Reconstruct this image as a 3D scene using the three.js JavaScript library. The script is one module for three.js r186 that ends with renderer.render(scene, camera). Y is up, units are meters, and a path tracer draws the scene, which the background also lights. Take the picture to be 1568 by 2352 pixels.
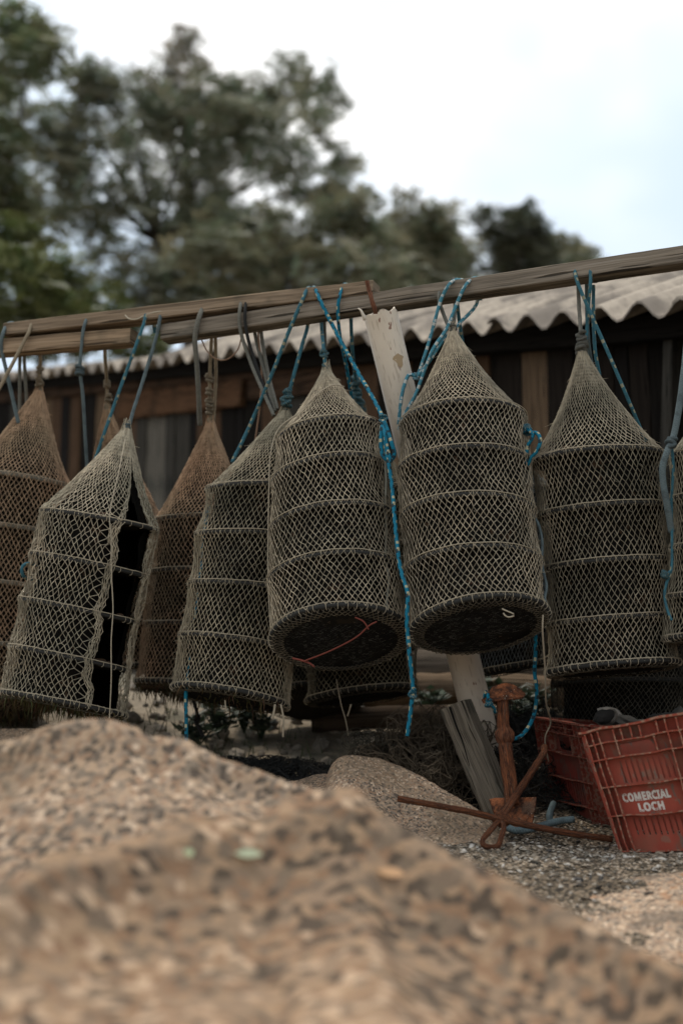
import * as THREE from 'three';
import { mergeGeometries, toCreasedNormals } from 'three/addons/utils/BufferGeometryUtils.js';
import { TextGeometry } from 'three/addons/geometries/TextGeometry.js';
import { FontLoader } from 'three/addons/loaders/FontLoader.js';

// ---------------------------------------------------------------- camera, sky, sun, exposure
const scene = new THREE.Scene();
const FL = 3266, EYE = 0.5, PITCH = Math.atan(624 / FL);          // focal length in survey units; a low eye, tipped up
const camera = new THREE.PerspectiveCamera(2 * Math.atan(1176 / FL) * 180 / Math.PI, 682 / 1024, 0.05, 900);
camera.position.set(0, EYE, 0);
camera.rotation.x = PITCH;
camera.focus = 3.78;
camera.userData.fStop = 1.7;
camera.updateMatrixWorld();

function rng(seed) { let a = seed >>> 0; return () => { a = a + 0x6D2B79F5 | 0; let t = Math.imul(a ^ a >>> 15, 1 | a); t = t + Math.imul(t ^ t >>> 7, 61 | t) ^ t; return ((t ^ t >>> 14) >>> 0) / 4294967296; }; }
const hash3 = (x, y, z) => { let h = Math.imul(x | 0, 374761393) + Math.imul(y | 0, 668265263) + Math.imul(z | 0, 2147483647 - 1274126177) | 0; h = Math.imul(h ^ h >>> 13, 1274126177); return ((h ^ h >>> 16) >>> 0) / 4294967296; };
const sm = t => t * t * (3 - 2 * t), lerp = (a, b, t) => a + (b - a) * t, clamp = (x, a = 0, b = 1) => Math.min(b, Math.max(a, x));
const step = (a, b, x) => sm(clamp((x - a) / (b - a)));
function noise3(x, y, z) {
  const i = Math.floor(x), j = Math.floor(y), k = Math.floor(z), u = sm(x - i), v = sm(y - j), w = sm(z - k);
  const c = (a, b, d) => hash3(i + a, j + b, k + d);
  return lerp(lerp(lerp(c(0, 0, 0), c(1, 0, 0), u), lerp(c(0, 1, 0), c(1, 1, 0), u), v), lerp(lerp(c(0, 0, 1), c(1, 0, 1), u), lerp(c(0, 1, 1), c(1, 1, 1), u), v), w) * 2 - 1;
}
const fbm3 = (x, y, z, o = 4) => { let s = 0, a = 0.5; for (let i = 0; i < o; i++) { s += a * noise3(x, y, z); x *= 2.03; y *= 2.03; z *= 2.03; a *= 0.5; } return s; };
// tiling value noise: period p cells
function tn(x, y, p, q, seed) {
  const i = Math.floor(x), j = Math.floor(y), u = sm(x - i), v = sm(y - j), m = (a, n) => ((a % n) + n) % n;
  const c = (a, b) => hash3(m(i + a, p), m(j + b, q), seed);
  return lerp(lerp(c(0, 0), c(1, 0), u), lerp(c(0, 1), c(1, 1), u), v);
}
const tf = (u, v, p, q, seed, o = 4) => { let s = 0, a = 0.5, t = 0; for (let k = 0; k < o; k++) { s += a * tn(u * p, v * q, p, q, seed + k); t += a; p *= 2; q *= 2; a *= 0.55; } return s / t; };

{ // bright thin overcast with faint blue openings, the same all round
  const W = 768, H = 384, data = new Float32Array(W * H * 4);
  for (let j = 0; j < H; j++) for (let i = 0; i < W; i++) {
    const el = (j + 0.5) / H * Math.PI - Math.PI / 2, az = (i + 0.5) / W * 2 * Math.PI;
    const x = Math.cos(el) * Math.cos(az), y = Math.sin(el), z = Math.cos(el) * Math.sin(az), k = 1 / (0.32 + Math.max(0, y));
    const n = fbm3(x * k * 1.9 + 7.3, y * 1.6 + 2.7, z * k * 1.9 + 3.1, 6), c = step(-0.14, 0.36, n);
    const o = (j * W + i) * 4;
    data[o] = lerp(0.62, 1.08, c); data[o + 1] = lerp(0.73, 1.06, c); data[o + 2] = lerp(0.86, 1.03, c); data[o + 3] = 1;
  }
  const t = new THREE.DataTexture(data, W, H, THREE.RGBAFormat, THREE.FloatType);
  t.mapping = THREE.EquirectangularReflectionMapping; t.magFilter = THREE.LinearFilter; t.needsUpdate = true;
  scene.background = t; scene.environment = t;
}
const sun = new THREE.DirectionalLight(0xfff0dc, 1.3);
sun.position.set(-2.6, 9.5, -6.2); sun.target.position.set(0, 1, -4); scene.add(sun, sun.target);
sun.castShadow = true; sun.shadow.radius = 24; sun.shadow.mapSize.set(2048, 2048);
Object.assign(sun.shadow.camera, { left: -8, right: 8, top: 8, bottom: -8, near: 0.1, far: 40 });

const renderer = new THREE.WebGLRenderer({ antialias: true });
renderer.toneMapping = THREE.LinearToneMapping;
renderer.toneMappingExposure = 1.27;
renderer.shadowMap.enabled = true;

// ---------------------------------------------------------------- helpers
const V = (x, y, z) => new THREE.Vector3(x, y, z), sn = Math.sin(PITCH), cs = Math.cos(PITCH);
const CAM = V(0, EYE, 0), UPC = V(0, cs, sn), FWD = V(0, sn, -cs), RT = V(1, 0, 0);
// survey point: bearing (x, y) read from the photograph, d metres away -> a point of the place
const P = (x, y, d) => CAM.clone().addScaledVector(FWD, d).addScaledVector(RT, (x - 784) / FL * d).addScaledVector(UPC, (1176 - y) / FL * d);
const lin = (r, g, b) => new THREE.Color().setRGB(r, g, b);
const taken = {};
function numbered(n) { const k = taken[n] = (taken[n] ?? -1) + 1; return k ? `${n}_${String(k).padStart(3, '0')}` : n; }
function tag(o, label, category, group, kind) { if (label) o.userData.label = label; if (category) o.userData.category = category; if (group) o.userData.group = group; if (kind) o.userData.kind = kind; return o; }
function mesh(name, geo, mat, parent) {
  const m = new THREE.Mesh(geo, mat); m.name = parent && parent !== scene ? name : numbered(name); m.castShadow = m.receiveShadow = true; (parent || scene).add(m); return m;
}
function thing(name, label, category, group) { const g = new THREE.Group(); g.name = numbered(name); scene.add(g); return tag(g, label, category, group); }
function buf(pos, idx, uv, col) {
  const g = new THREE.BufferGeometry();
  g.setAttribute('position', new THREE.BufferAttribute(new Float32Array(pos), 3));
  if (uv) g.setAttribute('uv', new THREE.BufferAttribute(new Float32Array(uv), 2));
  if (col) g.setAttribute('color', new THREE.BufferAttribute(new Float32Array(col), 3));
  if (idx) g.setIndex(idx);
  g.computeVertexNormals(); return g;
}
const merge = list => mergeGeometries(list.map(g => { const h = g.index ? g.toNonIndexed() : g; for (const k of Object.keys(h.attributes)) if (!['position', 'normal', 'uv'].includes(k)) h.deleteAttribute(k); return h; }));
// a solid made of closed cross-sections; uv in metres: u along, v round
function loft(secs, crease = 0.7, caps = true) {
  const n = secs[0].length, pos = [], uv = [], idx = []; let run = 0; const mid = s => s.reduce((a, p) => a.add(p), V(0, 0, 0)).multiplyScalar(1 / n);
  const mids = secs.map(mid);
  secs.forEach((s, i) => { if (i) run += mids[i].distanceTo(mids[i - 1]); let w = 0; for (let k = 0; k <= n; k++) { const p = s[k % n]; if (k) w += p.distanceTo(s[k - 1]); pos.push(p.x, p.y, p.z); uv.push(run, w); } });
  for (let i = 0; i + 1 < secs.length; i++) for (let k = 0; k < n; k++) { const a = i * (n + 1) + k, b = a + n + 1; idx.push(a, a + 1, b, b, a + 1, b + 1); }
  if (caps) for (const e of [0, secs.length - 1]) {
    const c = pos.length / 3, m = mids[e]; pos.push(m.x, m.y, m.z); uv.push(0, 0);
    for (let k = 0; k <= n; k++) { const p = secs[e][k % n]; pos.push(p.x, p.y, p.z); uv.push(p.x - m.x + p.z - m.z, p.y - m.y); }
    for (let k = 0; k < n; k++) e ? idx.push(c, c + 1 + k, c + 2 + k) : idx.push(c, c + 2 + k, c + 1 + k);
  }
  const g = buf(pos, idx, uv); return crease ? toCreasedNormals(g, crease) : g;
}
// square timber from a to b, chamfered and a little uneven
function timber(a, b, h, w, o = {}) {
  const dir = b.clone().sub(a), L = dir.length(); dir.normalize();
  const up = (o.up || V(0, 1, 0)).clone().addScaledVector(dir, -(o.up || V(0, 1, 0)).dot(dir)).normalize(), side = V(0, 0, 0).crossVectors(dir, up);
  const n = Math.max(2, Math.ceil(L / (o.seg || 0.06))), c = o.c ?? 0.004, am = o.am ?? 0.0025, secs = [], q = o.q || 1;
  const prof = [[-h / 2 + c, -w / 2], [h / 2 - c, -w / 2], [h / 2, -w / 2 + c], [h / 2, w / 2 - c], [h / 2 - c, w / 2], [-h / 2 + c, w / 2], [-h / 2, w / 2 - c], [-h / 2, -w / 2 + c]];
  for (let i = 0; i <= n; i++) {
    const m = a.clone().addScaledVector(dir, L * i / n), tp = o.taper ? lerp(1, o.taper, i / n) : 1;
    secs.push(prof.map(([y, z], k) => { const p = m.clone().addScaledVector(up, y * tp).addScaledVector(side, z * tp); const j = fbm3(p.x * 9 * q, p.y * 9 * q + k * 3.1, p.z * 9 * q, 3) * am * 2; return p.addScaledVector(up, j).addScaledVector(side, fbm3(p.z * 8, p.x * 8 + k * 1.7, p.y * 8, 2) * am * 1.5); }));
  }
  return loft(secs, 0.5);
}
// round bar along a path of points with radii
function bar(pts, rad, o = {}) {
  const n = o.n || 8, curve = new THREE.CatmullRomCurve3(pts, !!o.closed, 'centripetal'), L = curve.getLength(), m = Math.max(3, Math.min(o.max || 260, Math.ceil(L / (o.seg || 0.014))));
  const pos = [], uv = [], idx = []; let N = null, prevT = null;
  for (let i = 0; i <= m; i++) {
    const t = i / m, c = curve.getPointAt(t), T = curve.getTangentAt(t);
    if (!N) { N = Math.abs(T.y) < 0.9 ? V(0, 1, 0) : V(1, 0, 0); }
    N.addScaledVector(T, -N.dot(T)).normalize(); const B = V(0, 0, 0).crossVectors(T, N), r = typeof rad === 'function' ? rad(t) : rad;
    for (let k = 0; k <= n; k++) {
      const a = k / n * 2 * Math.PI + (o.twist || 0) * t * L; let rr = r; if (o.lump) rr *= 1 + o.lump * fbm3(c.x * 60 + Math.cos(a) * 1.2, c.y * 60 + Math.sin(a) * 1.2, c.z * 60, 2);
      const p = c.clone().addScaledVector(N, Math.cos(a) * rr).addScaledVector(B, Math.sin(a) * rr); pos.push(p.x, p.y, p.z); uv.push(t * L, k / n);
    }
  }
  for (let i = 0; i < m; i++) for (let k = 0; k < n; k++) { const a = i * (n + 1) + k, b = a + n + 1; idx.push(a, a + 1, b, b, a + 1, b + 1); }
  if (!o.closed) for (const e of [0, m]) { const c = curve.getPointAt(e / m), q = pos.length / 3; pos.push(c.x, c.y, c.z); uv.push(0, 0); for (let k = 0; k < n; k++) { const a = e * (n + 1) + k; e ? idx.push(q, a, a + 1) : idx.push(q, a + 1, a); } }
  return buf(pos, idx, uv);
}
const matte = (color, o = {}) => new THREE.MeshPhysicalMaterial({ color, roughness: 0.9, metalness: 0, specularIntensity: 0.4, ...o });
function tex(w, h, f, srgb = true) {
  const d = new Uint8Array(w * h * 4), e = srgb ? (x => 255 * Math.pow(clamp(x), 1 / 2.2)) : (x => 255 * clamp(x));
  for (let j = 0; j < h; j++) for (let i = 0; i < w; i++) { const c = f((i + 0.5) / w, (j + 0.5) / h), o = (j * w + i) * 4; if (typeof c === 'number') d[o] = d[o + 1] = d[o + 2] = e(c); else { d[o] = e(c[0]); d[o + 1] = e(c[1]); d[o + 2] = e(c[2]); } d[o + 3] = 255; }
  const t = new THREE.DataTexture(d, w, h); t.magFilter = THREE.LinearFilter; t.wrapS = t.wrapT = THREE.RepeatWrapping; if (srgb) t.colorSpace = THREE.SRGBColorSpace; t.needsUpdate = true; return t;
}
const rep = (t, x, y = x) => { const c = t.clone(); c.repeat.set(x, y); c.needsUpdate = true; return c; };
const mix3 = (a, b, t) => [lerp(a[0], b[0], t), lerp(a[1], b[1], t), lerp(a[2], b[2], t)];

// ---------------------------------------------------------------- procedural surfaces
// grains: every cell of a jittered lattice has its own mineral colour
function grains(cells, seed, pick) {
  return (u, v) => {
    const x = u * cells, y = v * cells, i = Math.floor(x), j = Math.floor(y); let bd = 9, bi = 0, bj = 0;
    for (let a = -1; a <= 1; a++) for (let b = -1; b <= 1; b++) {
      const ci = ((i + a) % cells + cells) % cells, cj = ((j + b) % cells + cells) % cells, px = i + a + hash3(ci, cj, seed), py = j + b + hash3(ci, cj, seed + 1), d = (x - px) ** 2 + (y - py) ** 2;
      if (d < bd) { bd = d; bi = ci; bj = cj; }
    }
    return pick(hash3(bi, bj, seed + 2), bi / cells, bj / cells, Math.sqrt(bd));
  };
}
const stone = [[0.43, 0.345, 0.265], [0.32, 0.235, 0.175], [0.24, 0.21, 0.18], [0.12, 0.105, 0.092], [0.62, 0.53, 0.44], [0.36, 0.3, 0.245]];
const graniteAt = grains(150, 11, (h, u, v) => { const k = 0.5 + (tf(u, v, 7, 7, 5, 4) - 0.5) * 0.35 + (h - 0.5) * 0.68; return stone[k < 0.25 ? 3 : k < 0.38 ? 2 : k < 0.5 ? 1 : k < 0.62 ? 5 : k < 0.78 ? 0 : 4]; });
const granite = tex(1024, 1024, (u, v) => { const c = graniteAt(u, v), s = tf(u, v, 4, 4, 31, 4), q = tf(u, v, 3, 3, 77, 4), w = 0.8 + 0.4 * s; return mix3([c[0] * w, c[1] * w, c[2] * w], [0.2, 0.165, 0.12], 0.4 * step(0.52, 0.68, q)); });
const graniteStain = tex(768, 768, (u, v) => { const c = graniteAt(u, v), d = step(0.56, 0.68, tf(u, v, 5, 5, 33, 5)), q = step(0.6, 0.72, tf(u, v, 16, 16, 79, 4)); return mix3(mix3([c[0] * 1.2, c[1] * 1.2, c[2] * 1.2], [0.13, 0.115, 0.1], 0.65 * d), [0.4, 0.2, 0.09], 0.5 * q); });
const graniteBump = tex(512, 512, (u, v) => 0.45 * tf(u, v, 40, 40, 3, 3) + 0.55 * tf(u, v, 12, 12, 8, 4), false);
const Mrock = matte(lin(0.92, 0.8, 0.68), { map: rep(granite, 1 / 0.75), bumpMap: rep(graniteBump, 1 / 0.3), bumpScale: 0.006 });
const MrockNear = matte(lin(0.76, 0.63, 0.5), { map: rep(granite, 1 / 2.6), bumpMap: rep(graniteBump, 1 / 0.5), bumpScale: 0.01 });
const MrockMid = matte(lin(0.94, 0.83, 0.71), { map: rep(granite, 1 / 1.5), bumpMap: rep(graniteBump, 1 / 0.5), bumpScale: 0.014 });
const shellBed = tex(1024, 1024, grains(170, 41, (h, u, v, d) => { const k = h + 0.5 * (tf(u, v, 9, 9, 4, 3) - 0.5), w = 1 - 0.35 * d; const c = k < 0.3 ? [0.05, 0.045, 0.038] : k < 0.52 ? [0.13, 0.115, 0.09] : k < 0.74 ? [0.24, 0.2, 0.15] : k < 0.93 ? [0.36, 0.31, 0.25] : [0.56, 0.52, 0.46]; return [c[0] * w, c[1] * w, c[2] * w]; }));
const sandy = tex(512, 512, (u, v) => { const a = tf(u, v, 6, 6, 9, 5), b = tf(u, v, 60, 60, 19, 2), g = step(0.55, 0.7, tf(u, v, 9, 9, 29, 4)); return mix3([0.27 * (0.6 + 0.5 * a + 0.35 * b), 0.225 * (0.6 + 0.5 * a + 0.35 * b), 0.165 * (0.6 + 0.5 * a + 0.35 * b)], [0.07, 0.075, 0.05], 0.6 * g); });
// weathered wood: u along the grain
const woodAt = (u, v, s) => { const wv = v + 0.012 * (tf(u, v, 3, 4, s, 3) - 0.5); return { f: tf(u, wv, 6, 150, s + 2, 3), m: tf(u, wv, 3, 34, s + 3, 4), p: tf(u, v, 6, 5, s + 4, 4), c: step(0.7, 0.78, tf(u, wv, 4, 80, s + 5, 2)) }; };
const woodMap = tex(1024, 512, (u, v) => { const w = woodAt(u, v, 51), k = clamp(0.74 + 0.8 * (w.f - 0.5) + 0.85 * (w.m - 0.5), 0.12, 1.2), d = 1 - 0.72 * w.c, st = step(0.55, 0.75, w.p); return [k * d * lerp(1, 0.62, st), k * d * lerp(0.97, 0.64, st), k * d * lerp(0.93, 0.63, st)]; });
const woodBump = tex(1024, 512, (u, v) => { const w = woodAt(u, v, 51); return 0.4 + 0.3 * w.f + 0.3 * w.m - 0.5 * w.c; }, false);
const wood = (r, g, b, o = {}) => matte(lin(r, g, b), { map: rep(woodMap, 1 / 0.8, 1 / 0.4), bumpMap: rep(woodBump, 1 / 0.8, 1 / 0.4), bumpScale: 0.0035, roughness: 0.92, specularIntensity: 0.08, ...o });
const rustMap = tex(512, 512, (u, v) => { const a = tf(u, v, 8, 8, 61, 5), b = tf(u, v, 30, 30, 66, 3), c = step(0.8, 0.86, tf(u, v, 70, 70, 69, 2)) * step(0.5, 0.65, tf(u, v, 6, 6, 70, 2)); let k = mix3([0.06, 0.026, 0.016], [0.36, 0.125, 0.05], step(0.3, 0.72, 0.55 * a + 0.45 * b)); k = mix3(k, [0.2, 0.13, 0.085], 0.55 * step(0.6, 0.75, tf(u, v, 5, 5, 75, 4))); return mix3(k, [0.5, 0.44, 0.36], c); });
const rustBump = tex(512, 512, (u, v) => 0.5 * tf(u, v, 16, 16, 63, 4) + 0.5 * tf(u, v, 60, 60, 64, 2), false);
const Mrust = matte(0xffffff, { map: rep(rustMap, 1 / 0.22), bumpMap: rep(rustBump, 1 / 0.16), bumpScale: 0.006, roughness: 0.88, metalness: 0.15 });
const crateMap = tex(1024, 1024, (u, v) => { const a = tf(u, v, 5, 5, 81, 5), b = tf(u, v, 40, 10, 83, 3), c = tf(u, v, 18, 18, 85, 4); let k = [lerp(0.3, 0.4, b), lerp(0.064, 0.086, b), lerp(0.04, 0.054, b)]; k = mix3(k, [0.2, 0.115, 0.075], 0.55 * step(0.44, 0.7, a)); k = mix3(k, [0.15, 0.135, 0.11], 0.7 * step(0.7, 0.74, tf(u, v, 34, 14, 87, 4))); return mix3(k, [0.24, 0.17, 0.12], 0.5 * step(0.66, 0.74, c)); });
const Mcrate = matte(0xffffff, { map: rep(crateMap, 1 / 0.5), roughness: 0.62 });
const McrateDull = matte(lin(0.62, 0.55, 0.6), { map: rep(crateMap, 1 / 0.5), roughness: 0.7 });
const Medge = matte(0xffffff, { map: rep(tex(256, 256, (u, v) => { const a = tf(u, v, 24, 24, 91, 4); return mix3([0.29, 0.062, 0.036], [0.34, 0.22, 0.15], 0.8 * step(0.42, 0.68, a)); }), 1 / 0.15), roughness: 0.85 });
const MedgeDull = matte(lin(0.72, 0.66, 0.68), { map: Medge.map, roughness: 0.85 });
const pipeMap = tex(1024, 1024, (u, v) => { // u: 0..1 along 1.9 m, v round
  let k = mix3([0.7, 0.62, 0.51], [0.58, 0.5, 0.4], tf(u, v, 12, 3, 101, 4));
  k = mix3(k, [0.36, 0.28, 0.2], 0.5 * step(0.66, 0.74, tf(u, v, 60, 60, 103, 3)));
  k = mix3(k, [0.17, 0.06, 0.03], 0.85 * step(0.755, 0.79, tf(u, v, 70, 24, 107, 4)) * step(0.5, 0.6, tf(u, v, 5, 3, 108, 2)));
  return k; });
const roofMap = tex(512, 512, (u, v) => { const a = tf(u, v, 6, 6, 111, 5), b = tf(u, v, 50, 50, 113, 3); return mix3([0.36 * (0.7 + 0.6 * b), 0.31 * (0.7 + 0.6 * b), 0.25 * (0.7 + 0.6 * b)], [0.14, 0.12, 0.1], 0.8 * step(0.47, 0.66, a)); });
const Mroof = matte(0xffffff, { map: rep(roofMap, 1 / 1.1) });
// braided rope: u along (tile 6 cm), v round
function ropeTex(base, dark, fleck, fleck2, seed) {
  const R = rng(seed), fl = [...Array(14).keys()].map(i => [(i + 0.6 * R()) / 14, (i * 0.37 + 0.3 * R()) % 1, 0.028 + 0.014 * R(), 0.12 + 0.06 * R(), i % 2]);
  return tex(256, 64, (u, v) => {
    const a = Math.abs(((u * 20 + v * 4) % 1) - 0.5) * 2, b = Math.abs((((u * 20 - v * 4) % 1 + 1) % 1) - 0.5) * 2, br = 0.62 + 0.38 * Math.min(1, 1.5 * Math.min(1 - a * 0.9, 1 - b * 0.9) + 0.3), n = 0.75 + 0.5 * tf(u, v, 40, 10, seed, 3);
    let k = [base[0] * br * n, base[1] * br * n, base[2] * br * n]; k = mix3(k, dark, 0.5 * step(0.5, 0.75, tf(u, v, 6, 3, seed + 3, 3)));
    for (const [cu, cv, a1, b1, kind] of fl) { const c = kind ? fleck2 : fleck; if (c && Math.abs(((u - cu + 1.5) % 1) - 0.5) < a1 && Math.abs(((v - cv + 1.5) % 1) - 0.5) < b1) k = mix3(k, c, 0.85 * (0.5 + n * 0.5)); }
    return k;
  });
}
const ropeBump = tex(128, 64, (u, v) => { const a = Math.abs(((u * 8 + v * 4) % 1) - 0.5) * 2, b = Math.abs((((u * 8 - v * 4) % 1 + 1) % 1) - 0.5) * 2; return Math.min(a, b); }, false);
const ropeMat = (t, o) => matte(0xffffff, { map: rep(t, 1 / 0.13, 1), bumpMap: rep(ropeBump, 1 / 0.052, 1), bumpScale: -0.0012, roughness: 0.8, ...o });
const Mteal = ropeMat(ropeTex([0.004, 0.16, 0.25], [0.003, 0.06, 0.1], [0.48, 0.42, 0.25], [0.012, 0.014, 0.016], 121));
const MtealOld = ropeMat(ropeTex([0.035, 0.13, 0.165], [0.02, 0.05, 0.06], [0.3, 0.27, 0.17], null, 123));
const MtealPale = ropeMat(ropeTex([0.06, 0.22, 0.28], [0.04, 0.09, 0.11], [0.5, 0.49, 0.44], [0.42, 0.45, 0.43], 124));
const Mgrey = ropeMat(ropeTex([0.15, 0.145, 0.12], [0.06, 0.058, 0.045], null, null, 125));
const MgreyBlue = ropeMat(ropeTex([0.11, 0.145, 0.15], [0.05, 0.065, 0.07], null, null, 127));
const Mtan = ropeMat(ropeTex([0.28, 0.225, 0.15], [0.13, 0.1, 0.065], null, null, 129));
const Mfaded = ropeMat(ropeTex([0.13, 0.18, 0.19], [0.07, 0.09, 0.095], null, null, 133));
const Mblack = ropeMat(ropeTex([0.018, 0.018, 0.017], [0.01, 0.01, 0.01], null, null, 131));
const Mcord = matte(lin(0.36, 0.31, 0.23)), Mlace = matte(lin(0.36, 0.31, 0.225)), Mred = matte(lin(0.15, 0.04, 0.028)), Mbrowncord = matte(lin(0.24, 0.15, 0.1));

// ---------------------------------------------------------------- ground
const prof = [[0, 0.02], [2, 0.05], [2.6, 0.16], [3.0, 0.27], [3.42, 0.335], [3.8, 0.37], [4.1, 0.41], [4.5, 0.55], [5, 0.72], [6, 0.95], [8, 1.3], [11, 1.5], [900, 1.6]];
function groundY(x, z) {
  const q = -z; let y = prof[0][1];
  for (let i = 0; i + 1 < prof.length; i++) if (q >= prof[i][0] && q < prof[i + 1][0]) y = lerp(prof[i][1], prof[i + 1][1], (q - prof[i][0]) / (prof[i + 1][0] - prof[i][0]));
  return y + 0.1 * step(-0.2, -1.3, x) * step(3.9, 4.8, q) + 0.035 * fbm3(x * 1.7, 3, z * 1.7, 3) + 0.016 * fbm3(x * 9, 8, z * 9, 3);
}
{
  const radii = [0.05]; while (radii[radii.length - 1] < 600) { const r = radii[radii.length - 1]; radii.push(r + (r < 7 ? 0.05 : 0.05 + (r - 7) * 0.12)); }
  const N = 300, pos = [], uv = [], idx = [];
  for (const r of radii) for (let k = 0; k <= N; k++) { const a = k / N * 2 * Math.PI, x = Math.sin(a) * r, z = Math.cos(a) * r; pos.push(x, groundY(x, z), z); uv.push(x, z); }
  for (let i = 0; i + 1 < radii.length; i++) for (let k = 0; k < N; k++) { const a = i * (N + 1) + k, b = a + N + 1; idx.push(a, b, a + 1, b, b + 1, a + 1); }
  tag(mesh('ground', buf(pos, idx, uv), matte(0xffffff, { map: rep(sandy, 1 / 1.3), bumpMap: rep(graniteBump, 1 / 0.4), bumpScale: 0.01 })), null, null, null, 'structure');
}
{ // bed of broken shell in front of the rack, following the ground
  const nx = 90, nz = 60, pos = [], uv = [], idx = [];
  for (let j = 0; j <= nz; j++) for (let i = 0; i <= nx; i++) {
    const x = lerp(0.1, 2.3, i / nx), z = -lerp(2.5, 4.5, j / nz), e = Math.min(i, nx - i, 6) / 6 * Math.min(j, nz - j, 6) / 6; 
    pos.push(x, groundY(x, z) - 0.02 + 0.03 * Math.min(1, e * 1.5) + 0.006 * fbm3(x * 30, 2, z * 30, 3) * e, z); uv.push(x, z);
  }
  for (let j = 0; j < nz; j++) for (let i = 0; i < nx; i++) { const a = j * (nx + 1) + i, b = a + nx + 1; idx.push(a, a + 1, b, b, a + 1, b + 1); }
  tag(mesh('shell_bed', buf(pos, idx, uv), matte(lin(0.95, 0.86, 0.76), { map: rep(shellBed, 1 / 1.0), bumpMap: rep(graniteBump, 1 / 0.25), bumpScale: 0.012 })), null, null, null, 'structure');
  // loose chips of shell lying on it
  const rnd = rng(5), chip = buf([-0.5, 0, -0.3, 0.5, 0.05, -0.35, 0.4, 0, 0.4, -0.4, 0.08, 0.35, 0, 0.22, 0, 0, -0.1, 0], [0, 4, 1, 1, 4, 2, 2, 4, 3, 3, 4, 0, 1, 5, 0, 2, 5, 1, 3, 5, 2, 0, 5, 3]);
  const n = 5200, im = new THREE.InstancedMesh(chip, matte(0xffffff, { roughness: 0.75 }), n), m = new THREE.Matrix4(), q = new THREE.Quaternion();
  const pal = [[0.3, 0.25, 0.19], [0.5, 0.46, 0.4], [0.16, 0.14, 0.11], [0.07, 0.065, 0.06], [0.38, 0.33, 0.26], [0.66, 0.63, 0.58]];
  for (let i = 0; i < n; i++) {
    const x = lerp(0.2, 1.7, rnd()), z = -lerp(2.75, 4.3, Math.pow(rnd(), 0.9)), s = 0.006 + 0.016 * rnd() * rnd();
    q.setFromEuler(new THREE.Euler((rnd() - 0.5) * 1.1, rnd() * 6.3, (rnd() - 0.5) * 1.1)); m.compose(V(x, groundY(x, z) + 0.013, z), q, V(s * (0.7 + rnd()), s, s)); im.setMatrixAt(i, m);
    const c = pal[Math.floor(rnd() * rnd() * 6)]; im.setColorAt(i, lin(...c));
  }
  im.name = 'shell_chips'; tag(im, 'scatter of broken oyster shell chips around the red crates', 'shells', null, 'stuff'); im.castShadow = im.receiveShadow = true; scene.add(im);
}
// boulder: a crest line, a foot in front of it and one behind
function boulder(name, label, crest, foot, o = {}) {
  const nc = o.nc || 160, nf = o.nf || 80, nb = 24, cr = new THREE.CatmullRomCurve3(crest.map(c => P(...c)), false, 'centripetal'), ft = new THREE.CatmullRomCurve3(foot.map(c => P(...c)), false, 'centripetal');
  const A = o.am ?? 0.02, F = o.fr ?? 5, pos = [], uv = [], idx = [], back = o.back || 0.35, rows = nf + nb;
  const at = (t, s) => { // s 0 foot, 1 crest, 2 back foot
    const c = cr.getPoint(t); let p;
    if (s <= 1) { const f = ft.getPoint(t); p = f.lerp(c, s); p.y += (o.bulge || 0.05) * Math.sin(Math.PI * Math.min(1, s)) * (1 - 0.35 * s); p.y -= (o.lip || 0) * (0.16 * clamp((1 - s) / 0.05) + 1.0 * (1 - Math.exp(-Math.max(0, 0.955 - s - 0.012 * fbm3(t * 12, s * 3, o.seed || 0, 2)) / 0.07))); }
    else { const b = s - 1; p = c.clone(); p.z -= back * b; p.y = lerp(c.y, c.y - (o.drop || 0.4), b * b * 0.6 + b * 0.4); }
    const e = 1 - 0.75 * Math.exp(-Math.pow((s - 1) * 7, 2));
    p.y += A * e * fbm3(p.x * F + (o.seed || 0), p.y * F, p.z * F, 5) * 2; p.z += A * 0.8 * e * fbm3(p.x * F, p.y * F + 9 + (o.seed || 0), p.z * F, 4) * 2;
    p.y += (o.fine ?? 0.004) * fbm3(p.x * 42, p.y * 42 + (o.seed || 0), p.z * 42, 3);
    return p;
  };
  for (let i = 0; i <= nc; i++) { let run = 0, last = null; for (let j = 0; j <= rows; j++) { const s = j <= nf ? j / nf : 1 + (j - nf) / nb, p = at(i / nc, s); if (last) run += Math.min(0.2, p.distanceTo(last)); last = p; pos.push(p.x, p.y, p.z); uv.push(p.x + (o.seed || 0) * 0.37, run); } }
  for (let i = 0; i < nc; i++) for (let j = 0; j < rows; j++) { const a = i * (rows + 1) + j, b = a + rows + 1; idx.push(a, b, a + 1, b, b + 1, a + 1); }
  tag(mesh(name, buf(pos, idx, uv), o.mat || Mrock), label, 'boulder'); return at;
}
const rockA = boulder('granite_boulder', 'huge rough brown granite boulder with a sloping crest and leaf scraps on it',
  [[-420, 2120, 1.6], [-150, 2060, 1.7], [35, 2010, 1.78], [117, 1956, 1.84], [234, 1938, 1.9], [340, 1908, 1.96], [422, 1872, 2.02], [520, 1872, 2.05], [586, 1876, 2.07], [640, 1838, 2.1], [700, 1818, 2.13], [820, 1806, 2.16], [870, 1860, 2.14], [1000, 1935, 2.1], [1170, 2020, 2.04], [1310, 2090, 2.0], [1450, 2170, 1.95], [1600, 2235, 1.9], [1900, 2380, 1.8]],
  [[-700, 2750, 0.8], [300, 2780, 0.8], [1000, 2800, 0.8], [1500, 2790, 0.85], [2300, 2800, 1.0]], { nc: 300, nf: 170, am: 0.014, fr: 3.5, bulge: 0.03, back: 0.4, drop: 0.5, mat: MrockNear, fine: 0.003, seed: 3, lip: 0.14 });
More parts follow.
